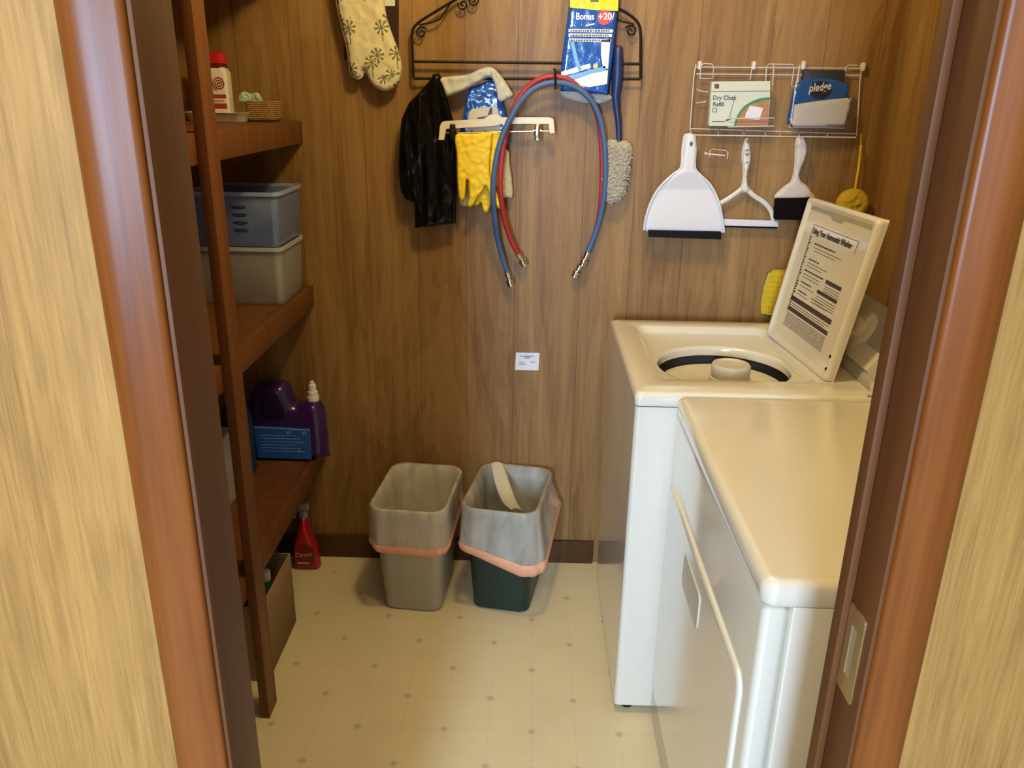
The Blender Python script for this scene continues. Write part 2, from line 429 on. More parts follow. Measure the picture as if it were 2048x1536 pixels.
def rrect(cx, cy, hx, hy, r, n=8, ang=0):
    out = []
    for qx, qy, a0 in ((1, 1, 0), (-1, 1, PI/2), (-1, -1, PI), (1, -1, 1.5*PI)):
        for k in range(n+1):
            a = a0 + PI/2*k/n; out.append((qx*(hx-r) + r*math.cos(a), qy*(hy-r) + r*math.sin(a)))
    ca, sa = math.cos(ang), math.sin(ang)
    return [(cx + x*ca - y*sa, cy + x*sa + y*ca) for x, y in out]
def rr2s(x0, x1, y0, y1, r, n=4): return rrect((x0+x1)/2, (y0+y1)/2, (x1-x0)/2, (y1-y0)/2, r, n)
def loft(bm, loops, closed_first=True, closed_last=False):
    R = [[bm.verts.new(p) for p in L] for L in loops]; n = len(R[0])
    for A, B in zip(R, R[1:]):
        for k in range(n): bm.faces.new((A[k], A[(k+1) % n], B[(k+1) % n], B[k]))
    if closed_first: bm.faces.new(R[0])
    if closed_last: bm.faces.new(R[-1])
    return bm
# ------------------------------------------------------------------ the room
XL, XR = -1.0, 1.03
YF, YB = -1.83, -1.764          # front wall: hall face, closet face
OL, OR = -.300, .335            # door opening
b = nb(); box(b, -2.6, 2.6, -6.0, .06, -.05, 0); struct('floor', b, M_FLOOR)
b = nb(); box(b, XL-.06, XR+.06, 0, .06, 0, 2.44); struct('wall_back', b, M_BACK)
b = nb(); box(b, XL-.06, XL, YF, 0, 0, 2.44); struct('wall_left', b, M_SIDE)
b = nb(); box(b, XR, XR+.06, YF, 0, 0, 2.44); struct('wall_right', b, M_SIDE)
b = nb(); box(b, -2.6, OL-.014, YF, YB, 0, 2.44); box(b, OR+.014, 2.6, YF, YB, 0, 2.44); box(b, OL-.014, OR+.014, YF, YB, 2.05, 2.44)
struct('wall_front', b, M_FRONT)
b = nb(); box(b, XL-.06, XR+.06, YB, .06, 2.44, 2.5); struct('ceiling', b, M_CEIL)
b = nb(); box(b, -2.6, 2.6, -6.0, YB, 2.44, 2.5); struct('ceiling_hall', b, M_CEIL)
# curved door casings
def casing(bm, xo, xi, z0, z1):
    "colonial casing: thick rounded outer edge, thin bead at the opening; xo outer, xi inner"
    w_ = xi - xo; prof = [(0, 0), (0, .006), (.05, .0115), (.13, .0155), (.25, .017), (.40, .0165), (.58, .0145), (.74, .0125), (.88, .0108), (.95, .0100), (.985, .0085), (1, .006), (1, 0)]
    A = [bm.verts.new((xo + w_*u, YF - d, z0)) for u, d in prof]; B = [bm.verts.new((xo + w_*u, YF - d, z1)) for u, d in prof]
    n = len(prof)
    for i in range(n): bm.faces.new((A[i], A[(i+1) % n], B[(i+1) % n], B[i]))
    bm.faces.new(A); bm.faces.new(B)
b = nb(); casing(b, -.357, -.3040, 0, 2.11); struct('trim_1', b, M_TRIM, sharp=60)
b = nb(); casing(b, .386, .3385, 0, 2.11); struct('trim_2', b, M_TRIM, sharp=60)
b = nb(); box(b, -.357, .386, YF-.017, YF, 2.055, 2.115, .004); struct('trim_3', b, M_TRIM)
door = bpy.data.objects.new('door_1', None); C.objects.link(door); door['kind'] = 'structure'; door.location = (0, (YF+YB)/2, 0)
b = nb(); box(b, OL-.014, OL, YF-.004, YB+.004, 0, 2.05, .0015); mk('jamb', b, M_JAMB, door)
b = nb(); box(b, OR, OR+.014, YF-.004, YB+.004, 0, 2.05, .0015); mk('jamb', b, M_JAMB, door)
b = nb(); box(b, OL, OR, YF-.004, YB+.004, 2.036, 2.05); mk('jamb', b, M_JAMB, door)
b = nb(); box(b, OR-.009, OR, -1.782, YB+.002, 0, 2.036, .002); mk('door_stop', b, M_JAMB, door)
# strike plate let into the right jamb
b = nb(); z0, z1 = .985, 1.085; ya, yb = -1.820, -1.784; xp = OR-.0022
pl = lambda u, v, w: Vector((OR-w, u, v))
o_, i_ = rr2s(ya, yb, z0, z1, .003), rr2s(ya+.010, yb-.011, z0+.022, z1-.020, .002)
loft(b, [[pl(u, v, w) for u, v in L] for L, w in ((i_, .0002), (i_, .0022), (o_, .0022), (o_, .0002), (i_, .0002))], False, False)
sp_ = mk('strike_plate', b, M_BRASS, door); sp_['label'] = 'worn brass strike plate'
b = nb(); box(b, OR-.0010, OR+.001, ya+.004, yb-.006, z0+.012, z1-.012); mk('latch_recess', b, plain('strike_recess', (.30, .24, .16), .5), door)
b = nb(); box(b, XL, .245, -.012, 0, 0, .088, .002); struct('baseboard_back', b, M_BASE)
b = nb(); box(b, .935, XR, -.012, 0, 0, .088, .002); struct('baseboard_right', b, M_BASE)

# ------------------------------------------------------------------ built-in shelves
su = thing('shelving_unit', 'reddish brown stained built-in wooden shelves with a tall front post along the left wall', 'shelves', (-.84, -.87, 0))
SF = -.692
tops = [.433, .984, 1.479, 1.925]
for z in tops:
    b = nb(); box(b, XL+.001, SF-.019, YB+.006, -.001, z-.019, z); box(b, SF-.019, SF+.008, YB+.006, -.001, z-.063, z, .0015)
    mk('shelf', b, M_SHELF, su)
b = nb(); box(b, SF+.0082, SF+.0312, -.80, -.735, 0, 2.42, .001); p_ = mk('post', b, M_SHELF, su); p_['label'] = 'tall upright post in front of the shelves'
for z in tops:
    b = nb(); box(b, XL+.001, SF-.03, -.020, -.001, z-.060, z-.0195); mk('cleat', b, M_SHELF, su)

# items on the top shelf
Z1 = 1.4795
b = nb()
def sq(cx, cy, hx, hy, r, z, n=16): return [(x, y, z) for x, y in rrect(cx, cy, hx, hy, r, n)]
def vessel(bm, cx, cy, prof, ang=0, n=8):
    "prof: (hx, hy, r, z) loops: outside bottom up to the rim and back down inside"
    return loft(bm, [[(x, y, z) for x, y in rrect(cx, cy, hx, hy, r, n, ang)] for hx, hy, r, z in prof], True, True)
vessel(b, -.870, -.118, [(.075, .075, .02, Z1), (.084, .084, .025, Z1+.019), (.088, .088, .027, Z1+.023), (.085, .085, .025, Z1+.024), (.075, .075, .02, Z1+.010)])
single('serving_tray', b, M_TRAY, 'shallow pale tray under the spice shaker on the upper shelf', 'tray')
sx_, sy_ = -.880, -.118; zt = Z1+.0105
t = thing('spice_shaker', 'spice shaker with red cap, white label and red spiral, standing on the pale tray', 'spice bottle', (sx_, sy_, zt))
q_ = 1.24; rq = 1.42; AG = .15
def vz(L): return [(hx*rq, hy*rq, r*rq, zt + (z-zt)*q_) for hx, hy, r, z in L]
b = nb(); vessel(b, sx_, sy_, vz([(.021, .021, .006, zt), (.0235, .0235, .007, zt+.002), (.0235, .0235, .007, zt+.092), (.020, .020, .010, zt+.104), (.018, .018, .012, zt+.107)]), ang=AG)
mk('bottle', b, M_JARLAB, t)
b = nb(); vessel(b, sx_, sy_, vz([(.0205, .0205, .012, zt+.097), (.0205, .0205, .012, zt+.112)]), ang=AG); mk('neck', b, M_SPICE, t)
b = nb(); vessel(b, sx_, sy_, vz([(.0225, .0225, .012, zt+.112), (.0225, .0225, .013, zt+.132), (.020, .020, .012, zt+.135)]), ang=AG); mk('cap', b, M_REDCAP, t)
def mshake(u, v, w):
    return Matrix.Rotation(AG, 3, 'Z') @ Vector((u*rq, -.0237*rq-w, 0)) + Vector((sx_, sy_, zt+v*q_))
b = nb(); prism(b, [(-.008, .040), (.019, .040), (.019, .048), (-.008, .048)], 0, .0006, mshake)
prism(b, [(-.008, .018), (.019, .018), (.019, .029), (-.008, .029)], 0, .0006, mshake)
sp = [(.008 + (.0012+.0105*k/40)*math.cos(k*.42), .070 + (.0012+.0140*k/40)*math.sin(k*.42)) for k in range(41)]
tube(b, [mshake(u, v, .0004) for u, v in sp], .0016, 6); prism(b, [(-.009, .05), (-.005, .05), (-.004, .082), (-.009, .080)], 0, .0006, mshake)
l_ = mk('printed_label', b, plain('label_red', (.33, .03, .03), .4), t); l_['label'] = 'red spiral mark and red bands on white label'
b = nb(); text_bm(b, "LAWRY'S", .0068, mshake, -.008, .0318, .0004, depth=.0002, sx=.8); mk('lettering', b, bpy.data.materials['label_red'], t)
b = nb(); bx, by = -.763, -.105
vessel(b, bx+.004, by, [(.030, .045, .010, Z1), (.036, .052, .012, Z1+.006), (.037, .053, .012, Z1+.052), (.034, .050, .010, Z1+.055), (.031, .046, .010, Z1+.050), (.028, .042, .010, Z1+.010)])
single('woven_basket', b, M_WICKER, 'small woven straw basket at the right end of the upper shelf', 'basket')
b = nb(); puff(b, [(-.836, 1.530), (-.832, 1.550), (-.818, 1.558), (-.800, 1.553), (-.782, 1.556), (-.772, 1.546), (-.770, 1.531), (-.800, 1.524)], .012, .012, .008, mapy(-.085), .004, wr=lambda x, y: .010*nz(x, y, 120))
single('snack_bag', b, M_MINTBAG, 'crumpled pale green printed bag lying between the shaker and straw basket', 'bag', sharp=180)

# storage bins on the middle shelf
Z2 = .984
def clear_bin(name, label, cx, cy, hx, hy, z, h, mat, rim):
    t = thing(name, label, 'storage bin', (cx, cy, z))
    b = nb(); vessel(b, cx, cy, [(hx*.93, hy*.93, .015, z), (hx*.95, hy*.95, .018, z+.004), (hx, hy, .02, z+h-.008), (hx-.002, hy-.002, .02, z+h-.008), (hx*.95-.002, hy*.95-.002, .017, z+.006)])
    mk('tub', b, mat, t)
    b = nb()
    L = [[(x, y, zz) for x, y in rrect(cx, cy, hx+g, hy+g, .022)] for g, zz in ((-.002, z+h-.010), (.006, z+h-.010), (.006, z+h), (-.002, z+h), (-.002, z+h-.010))]
    loft(b, L, False, False); mk('rim', b, rim, t)
    return t
t1 = clear_bin('storage_bin', 'frosted grey plastic bin on the middle shelf underneath the blue bin', -.822, -.155, .126, .113, Z2+.0005, .165, M_FROST, M_FROSTRIM)
t2 = clear_bin('storage_bin', 'clear blue plastic bin with slots stacked on top of the frosted bin', -.822, -.155, .130, .118, Z2+.167, .150, M_BLUEBIN, M_BLUERIM)
for sx0 in (-.80, -.865):
    for k in range(4):
        zc = Z2+.167+.046+k*.021; b = nb(); b2 = []
        yy = -.155-.118*(.95+.05*(zc-Z2-.167)/.15)
        puff(b, [(sx0+.022*math.cos(a*PI/6), zc+.006*math.sin(a*PI/6)) for a in range(12)], .0015, .0005, .004, mapy(yy), .004)
        mk('slot', b, plain('slot_navy', (.03, .04, .13), .4) if k == 0 and sx0 == -.80 else bpy.data.materials['slot_navy'], t2)
b = nb(); puff(b, [(-.90, Z2+.19), (-.74, Z2+.19), (-.73, Z2+.27), (-.76, Z2+.285), (-.9, Z2+.28)], .035, .035, .03, mapy(-.15), .012, wr=lambda x, y: .008*nz(x, y, 30))
single('folded_cloth', b, plain('pale_blue_cloth', (.62, .66, .74), .9), 'pale folded cloth inside the blue plastic bin', 'cloth')
b = nb(); puff(b, [(-.92, Z2+.012), (-.735, Z2+.012), (-.735, Z2+.09), (-.80, Z2+.105), (-.92, Z2+.10)], .05, .05, .04, mapy(-.155), .012, wr=lambda x, y: .008*nz(x, y, 30))
single('folded_cloth', b, plain('grey_cloth', (.22, .21, .22), .9), 'dark grey folded cloth inside the frosted plastic bin', 'cloth')

# detergent jugs on the lower shelf
Z3 = .433
jy = -.095
t = thing('detergent_jug', 'purple laundry detergent jug with white spout cap and blue label on the lower shelf', 'detergent jug', (-.775, jy, Z3))
zb = Z3
out = [(-.885, zb+.004), (-.660, zb+.004), (-.645, zb+.02), (-.645, zb+.12), (-.650, zb+.175), (-.668, zb+.200), (-.700, zb+.200), (-.722, zb+.190), (-.742, zb+.200), (-.752, zb+.235), (-.775, zb+.262), (-.845, zb+.262), (-.875, zb+.235), (-.892, zb+.16), (-.895, zb+.03)]
b = nb(); puff(b, out, .045, .045, .030, mapy(jy), .010)
mk('body', b, M_PURPLE, t)
b = nb(); puff(b, [(-.845, zb+.175), (-.83, zb+.232), (-.785, zb+.240), (-.765, zb+.21), (-.755, zb+.165), (-.79, zb+.145), (-.83, zb+.15)], .006, .002, .012, mapy(jy-.0435), .007); g_ = mk('grip_shade_pad', b, plain('grip_shade', (.012, .004, .035), .4), t)  # darker purple pad paints the shade in the handle hollow; no real hole
b = nb(); lathe(b, [(0, zb+.196), (.019, zb+.198), (.019, zb+.212), (.016, zb+.214), (.016, zb+.228), (.012, zb+.231), (.012, zb+.250), (.007, zb+.255), (.007, zb+.262), (0, zb+.263)], seg=24, cx=-.684, cy=jy)
mk('cap', b, M_CAPW, t)
b = nb(); mp = mapy(jy-.0452); prism(b, [(-.865, zb+.012), (-.690, zb+.010), (-.688, zb+.118), (-.868, zb+.124)], 0, .0008, mp)
lab = mk('label', b, M_JUGLAB, t)
b = nb()
for k in range(6): prism(b, [(-.85, zb+.036+.011*k), (-.71-.012*(k % 3), zb+.036+.011*k), (-.71-.012*(k % 3), zb+.0375+.011*k), (-.85, zb+.0375+.011*k)], .0008, .0012, mp)
text_bm(b, '43', .014, mp, -.765, zb+.098, .0014); text_bm(b, '42', .013, mp, -.715, zb+.098, .0014); text_bm(b, '42', .012, mp, -.735, zb+.034, .0014)
prism(b, [(-.866, zb+.1175), (-.690, zb+.1115), (-.690, zb+.114), (-.866, zb+.120)], .0008, .0014, mp)
mk('print', b, plain('label_pale_blue', (.30, .48, .85), .4), t)
t = thing('detergent_bottle', 'dark blue bottle with white cap between the purple jug and the shelf post', 'bottle', (-.905, -.215, Z3))
b = nb(); lathe(b, [(0, Z3+.0005), (.042, Z3+.0005), (.047, Z3+.01), (.047, Z3+.17), (.040, Z3+.21), (.018, Z3+.235), (.016, Z3+.245)], cx=-.892, cy=-.215); mk('bottle_body', b, M_NAVY, t)
b = nb(); lathe(b, [(.0, Z3+.243), (.019, Z3+.243), (.019, Z3+.268), (.0, Z3+.27)], cx=-.892, cy=-.215, seg=20); mk('cap', b, M_CAPW, t)
b = nb(); vessel(b, -.90, -.42, [(.05, .06, .01, Z3+.0005), (.052, .062, .01, Z3+.21), (.050, .060, .01, Z3+.211)])
single('plastic_canister', b, plain('grey_canister', (.34, .32, .30), .4), 'grey plastic canister on the lower shelf, seen left of the post', 'canister')

# ------------------------------------------------------------------ floor items on the left
bx0, bx1, by0, by1, bh = -.965, -.706, -.66, -.385, .245
t = thing('cardboard_box', 'open brown cardboard box on the floor under the lowest shelf', 'box', ((bx0+bx1)/2, (by0+by1)/2, 0))
b = nb(); th = .004
box(b, bx0, bx1, by0, by1, .0005, .0045)
box(b, bx1-th, bx1, by0, by1, .0045, bh); box(b, bx0, bx0+th, by0, by1, .0045, bh); box(b, bx0+th, bx1-th, by0, by0+th, .0045, bh); box(b, bx0+th, bx1-th, by1-th, by1, .0045, bh)
mk('carton', b, M_CARD, t)
def bottle(name, label, cx, cy, z, prof, mat, capprof, capmat, sy=1.0):
    t = thing(name, label, 'bottle', (cx, cy, z))
    b = nb(); lathe(b, [(r, z+h) for r, h in prof], cx=cx, cy=cy, sy=sy); mk('bottle_body', b, mat, t)
    b = nb(); lathe(b, [(r, z+h) for r, h in capprof], cx=cx, cy=cy, seg=20); mk('cap', b, capmat, t)
    return t
bottle('cleaner_bottle', 'purple bottle on the floor between the red spray bottle and the cardboard box', -.845, -.235, 0, [(0, .0005), (.040, .0005), (.046, .01), (.046, .15), (.036, .19), (.016, .215), (.014, .225)], M_PURPLE, [(0, .222), (.017, .222), (.017, .250), (0, .252)], plain('violet_cap', (.10, .07, .26), .4))
bottle('green_bottle', 'small dark green bottle with white cap inside the open cardboard box', -.745, -.50, .0047, [(0, .0005), (.026, .0005), (.029, .006), (.029, .19), (.012, .215), (.011, .225)], plain('green_glass', (.03, .10, .03), .25), [(0, .222), (.014, .222), (.014, .250), (0, .252)], M_CAPW)
bottle('dark_bottle', 'dark round bottle leaning in the cardboard box beside the green one', -.80, -.43, .0047, [(0, .0005), (.032, .0005), (.035, .006), (.035, .18), (.018, .22), (.015, .23)], plain('dark_plum', (.03, .012, .03), .3), [(0, .228), (.018, .228), (.018, .262), (0, .264)], M_BLACKRUB)
rx, ry = -.752, -.078
t = thing('spray_bottle', 'red carpet cleaner spray bottle with grey trigger in the back left floor corner', 'spray bottle', (rx, ry, 0))
b = nb(); puff(b, [(rx-.040, .003), (rx+.040, .003), (rx+.047, .03), (rx+.042, .085), (rx+.026, .135), (rx+.018, .18), (rx+.014, .20), (rx-.014, .20), (rx-.022, .17), (rx-.034, .12), (rx-.046, .08), (rx-.047, .025)], .026, .026, .02, mapy(ry), .007); mk('bottle_body', b, M_REDBOT, t)
b = nb(); lathe(b, [(0, .197), (.015, .198), (.015, .222), (0, .223)], cx=rx, cy=ry, seg=20); box(b, rx-.030, rx+.020, ry-.009, ry+.009, .222, .250, .004); box(b, rx-.040, rx-.028, ry-.005, ry+.005, .232, .246, .002)
tube(b, [(rx-.022, ry, .225), (rx-.030, ry, .205), (rx-.030, ry, .19)], .003, 8); mk('trigger_head', b, M_GREYTRIG, t)
b = nb(); mp = mapy(ry-.0262); prism(b, [(rx-.034, .02), (rx+.034, .02), (rx+.034, .09), (rx, .105), (rx-.030, .09)], 0, .0006, mp); lab = mk('label', b, plain('maroon_label', (.20, .008, .014), .4), t)
b = nb(); text_bm(b, 'Carpet', .021, mp, rx-.031, .055, .0009, ang=.10); prism(b, [(rx-.026, .028), (rx+.016, .028), (rx+.016, .034), (rx-.026, .034)], .0006, .0010, mp); mk('print', b, plain('label_cream', (.60, .42, .30), .5), t)

# ------------------------------------------------------------------ waste bins
def waste_bin(label, cx, cy, ang, mat):
    t = thing('waste_bin', label, 'waste bin', (cx, cy, 0))
    b = nb(); vessel(b, cx, cy, [(.086, .118, .030, .001), (.092, .124, .034, .006), (.112, .155, .045, .355), (.118, .163, .048, .362), (.119, .164, .048, .376), (.116, .161, .046, .380), (.112, .157, .044, .378), (.106, .150, .042, .355), (.088, .118, .032, .012)], ang, 10)
    mk('bin_body', b, mat, t); return t
waste_bin('grey plastic waste bin with folded-over liner, the left one', -.342, -.190, -.09, M_GREYBIN)
waste_bin('dark green plastic waste bin with folded-over liner, the right one', -.052, -.180, -.17, M_GREENBIN)
def ang_table(T):
    def g(a):
        d = math.degrees(a) % 360; P = sorted(T); P = [(P[-1][0]-360, P[-1][1])] + P + [(P[0][0]+360, P[0][1])]
        for (a0, v0), (a1, v1) in zip(P, P[1:]):
            if a0 <= d <= a1: f = (d-a0)/(a1-a0); f = f*f*(3-2*f); return v0+(v1-v0)*f
        return P[0][1]
    return g
def liner(label, cx, cy, ang, hem, flare, seed):
    t = thing('bin_liner', label, 'bin liner', (cx, cy, .36))
    n = 22
    def L(hx, hy, r, zf, amp, s, fl_=0): 
        out = []
        R = rrect(0, 0, hx, hy, r, n, 0); ca, sa = math.cos(ang), math.sin(ang)
        for i, (x, y) in enumerate(R):
            a = math.atan2(y, x); x, y = (x, y) if not fl_ else (x*(1+fl_*flare(a)/.13), y*(1+fl_*flare(a)/.15)); k = 1 + amp*nz(math.cos(a)*2.2, math.sin(a)*2.2, 1.6, seed+s) + amp*.5*nz(math.cos(a)*7, math.sin(a)*7, 1.3, seed+s*2)
            x *= k; y *= k; out.append((cx + x*ca - y*sa, cy + x*sa + y*ca, zf(a) if callable(zf) else zf))
        return out
    loops = [L(.080, .108, .03, .06, .03, 0), L(.089, .124, .034, .20, .03, 0), L(.100, .143, .040, .34, .015, 1), L(.109, .154, .045, .379, .01, 1), L(.1185, .1635, .047, .3835, .004, 1), L(.1225, .1675, .049, .377, .004, 2), L(.1235, .1685, .049, .350, .015, 2)]
    zf = lambda f: (lambda a: .350 + (hem(a)-.350)*f)
    for f in (.25, .5, .75, .88): loops.append(L(.1235, .1685, .05, zf(f), .02+.05*f, 3, f))
    b = nb(); loft(b, loops, True, False); mk('liner_film', b, M_LINER, t, sharp=180)
    b = nb(); loops = [L(.1235+g, .1685+g, .05, zf(f), .02+.05*f, 3, f) for f, g in ((.80, .001), (.88, .003), (.95, .001), (1.03, -.002), (1.07, -.012))]
    loft(b, loops, False, False); d = mk('drawstring_band', b, M_BAND, t, sharp=180); d['label'] = 'salmon pink drawstring hem'
liner('sheer white liner with pink drawstring hem folded over the grey bin', -.342, -.190, -.09, ang_table([(0, .285), (60, .27), (180, .262), (225, .255), (255, .232), (300, .238), (330, .262)]), ang_table([(0, .012), (180, .010), (235, .004), (270, .004), (320, .006)]), 1)
liner('sheer white liner with pink drawstring hem folded over the dark green bin', -.052, -.180, -.17, ang_table([(0, .245), (90, .26), (180, .25), (232, .236), (265, .205), (298, .180), (325, .20)]), ang_table([(0, .045), (90, .01), (180, .004), (240, .004), (290, .010), (320, .030)]), 5)
b = nb()
LA = catmull([(-.116, -.020, .386), (-.098, -.10, .352), (-.070, -.20, .338), (-.040, -.318, .376)], 8)
LB = catmull([(-.078, -.018, .387), (-.052, -.10, .358), (-.028, -.20, .345), (-.006, -.324, .376)], 8)
M_STRIP = plain('cream_liner_fold', (.76, .70, .54), .4, alpha=.9)
rows = [[b.verts.new(p.lerp(q, k/6) + Vector((0, 0, .007*math.sin(PI*k/6)))) for k in range(7)] for p, q in zip(LA, LB)]
for A, B in zip(rows, rows[1:]):
    for k in range(6): b.faces.new((A[k], A[k+1], B[k+1], B[k]))
bmesh.ops.solidify(b, geom=list(b.faces), thickness=.0008)
single('liner_fold', b, M_STRIP, 'loose cream flap of plastic across the mouth of the green bin', 'plastic flap')

# ------------------------------------------------------------------ washer
WX0, WX1, WY0, WY1, WH = .250, .945, -.742, -.092, .920
t = thing('washing_machine', 'white top-loading washing machine with its lid propped open', 'washing machine', ((WX0+WX1)/2, (WY0+WY1)/2, 0))
b = nb(); loft(b, [sq((WX0+WX1)/2+.001, (WY0+WY1)/2, (WX1-WX0)/2-.001-g, (WY1-WY0)/2-.002-g, .012, z) for g, z in ((.006, .022), (0, .026), (0, .884), (.012, .884))], True, False); mk('cabinet', b, M_ENAMEL, t)
for fx in (WX0+.04, WX1-.05):
    for fy in (WY0+.04, WY1-.04):
        b = nb(); lathe(b, [(0, .0005), (.018, .0005), (.018, .010), (.010, .012), (.010, .024)], cx=fx, cy=fy, seg=16); mk('foot', b, M_BLACKRUB, t)
cx, cy = (WX0+WX1)/2, (WY0+WY1)/2; hx, hy = (WX1-WX0)/2, (WY1-WY0)/2
ccx, ccy, cr = .515, -.462, .170
rx_, ry_, rhx, rhy = .508, -.400, .198, .243
def circ(z, r, n=16):
    out = []
    for k4 in range(4):
        for k in range(n+1): a = PI/2*k4 + PI/2*k/n*.9999; out.append((ccx + r*math.cos(a), ccy + r*math.sin(a), z))
    return out
loops = [sq(cx, cy, hx-.001, hy-.001, .012, .8865), sq(cx, cy, hx, hy, .013, .890), sq(cx, cy, hx, hy, .014, .909), sq(cx, cy, hx-.004, hy-.004, .014, .917), sq(cx, cy, hx-.012, hy-.012, .014, .920),
         sq(rx_, ry_, rhx, rhy, .030, .920), sq(rx_, ry_, rhx-.006, rhy-.008, .030, .917), sq(rx_, ry_, rhx-.014, rhy-.018, .035, .905), sq(rx_, ry_, rhx-.018, rhy-.026, .040, .8995), circ(.8985, cr+.010), circ(.8965, cr+.003), circ(.890, cr), circ(.872, cr)]
b = nb(); loft(b, loops, True, False)
bm_faces = [f for f in b.faces if len(f.verts) > 4]
for f in bm_faces: b.faces.remove(f)
mk('top_panel', b, M_ENAMEL, t, sharp=50)
b = nb(); lathe(b, [(.05, .60), (.095, .60), (.100, .815), (.108, .832), (.125, .842), (.150, .850), (.159, .850), (.161, .846), (.161, .60)], cx=ccx, cy=ccy, seg=64); mk('wash_basket', b, M_TUB, t)
b = nb(); lathe(b, [(.0, .58), (.195, .58), (.196, .868), (.170, .8705)], cx=ccx, cy=ccy, seg=64); mk('outer_tub', b, plain('dark_tub', (.10, .09, .08), .5), t)
b = nb(); lathe(b, [(.10, .60), (.075, .64), (.050, .72), (.047, .845), (.053, .847), (.055, .853), (.054, .862), (.048, .865), (.050, .868), (.051, .895), (.047, .901), (.040, .9015), (.038, .898), (0, .897)], cx=.538, cy=-.452, seg=40); mk('agitator', b, M_AGI, t)
b = nb(); prism(b, [(.346, -.47), (.350, -.60), (.40, -.638), (.455, -.615), (.40, -.545)], .868, .882, lambda u, v, w: Vector((u, v, w))); mk('bleach_dispenser', b, M_ENAMEL, t)
# lid
LX, LZ = .700, .921; tilt = math.atan2(.068, .390)
def mlid(u, v, w):
    "u across (0 near .. .412 far), v up the lid, w out of its inner face towards the room"
    dx, dz = math.sin(tilt), math.cos(tilt)
    return Vector((.716 - .027*u/.412 + dx*v - dz*w, -.640 + u, LZ + dz*v + dx*w))
def rr2(x0, x1, y0, y1, r, n=6): return rrect((x0+x1)/2, (y0+y1)/2, (x1-x0)/2, (y1-y0)/2, r, n)
LW, LL = .412, .396
b = nb()
loops = [(0, 0, .004, -.022), (0, 0, .008, -.020), (-.001, 0, .012, -.012), (0, 0, .014, .000), (.003, 0, .012, .0025), (.010, 0, .012, .0025), (.014, 0, .012, -.001), (.020, 0, .012, -.004)]
loft(b, [[mlid(x, y, w_) for x, y in rr2(g, LW-g, g, LL-g, r)] for g, _, r, w_ in loops], True, True)
lid = mk('lid', b, M_ENAMEL, t, sharp=45)
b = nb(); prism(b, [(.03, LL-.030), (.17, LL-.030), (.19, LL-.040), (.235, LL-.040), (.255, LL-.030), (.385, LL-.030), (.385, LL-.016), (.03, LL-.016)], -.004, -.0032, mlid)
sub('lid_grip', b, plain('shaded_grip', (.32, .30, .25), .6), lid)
for k, (uu, vv) in enumerate(((.008, .030), (.008, .062))):
    b = nb(); lathe(b, [(0, 0), (.004, 0), (.004, .002), (0, .002)], seg=12, M=Matrix.Translation(mlid(uu, vv, .0025)) @ Matrix.Rotation(-PI/2+tilt, 4, 'Y')); sub('screw', b, M_BLACKRUB, lid)
# instruction label on the inner face; u runs far -> near when read from the room, so mirror it
def mlab(a, c, w): return mlid(LW - .075 - a, c, -.004 + w)
LBW = .265; y1_, y0_ = .335, .070
b = nb()
def rct(x0, x1, y0, y1, w0=0, w1=.0005): prism(b, [(x0, y0), (x1, y0), (x1, y1), (x0, y1)], w0, w1, mlab)
text_bm(b, 'Using Your Automatic Washer', .0205, mlab, .004, .310, .0006, depth=.0003, sx=.92, bold=.0006)
rct(0, LBW, .331, .3322); rct(LBW-.001, LBW, .30, .331); rct(0, .001, .09, .331)
for k in range(26):
    y = .296 - k*.0075; rct(.003, .007+random.random()*.010, y, y+.0048)
for (xa, xb, ya_, yb_) in ((.04, .17, .285, .289), (.04, .21, .276, .2775), (.05, .18, .268, .2695), (.035, .10, .243, .2465), (.035, .16, .234, .2355), (.035, .13, .226, .2275), (.03, .15, .212, .216), (.03, .135, .203, .2045), (.03, .14, .195, .1965), (.03, .10, .180, .1835), (.03, .12, .171, .1725), (.03, .09, .155, .1585), (.03, .10, .147, .1485), (.12, .20, .155, .157), (.12, .22, .147, .1485)):
    x = xa
    while x < xb:
        w_ = .006 + random.random()*.014; rct(x, min(x+w_, xb), ya_, yb_); x += w_ + .003
rct(.170, LBW-.005, .208, .218); rct(.140, LBW-.005, .176, .185)
for k in range(3): rct(.172, LBW-.005, .200-.006*k, .2012-.006*k)
for k in range(4): rct(.142, LBW-.005, .168-.006*k, .1692-.006*k)
rct(0, LBW, .124, .137); rct(0, LBW, .096, .107)
for k in range(2): rct(.004, LBW-.02*k-.006, .117-.006*k, .1185-.006*k)
for k in range(8):
    x = .004
    while x < LBW-.01:
        w_ = .008 + random.random()*.03; rct(x, min(x+w_, LBW-.004), .089-.0045*k, .0905-.0045*k); x += w_+.004
rct(0, LBW, .0535, .0545)
sub('instruction_label', b, plain('label_ink', (.045, .038, .034), .6), lid)
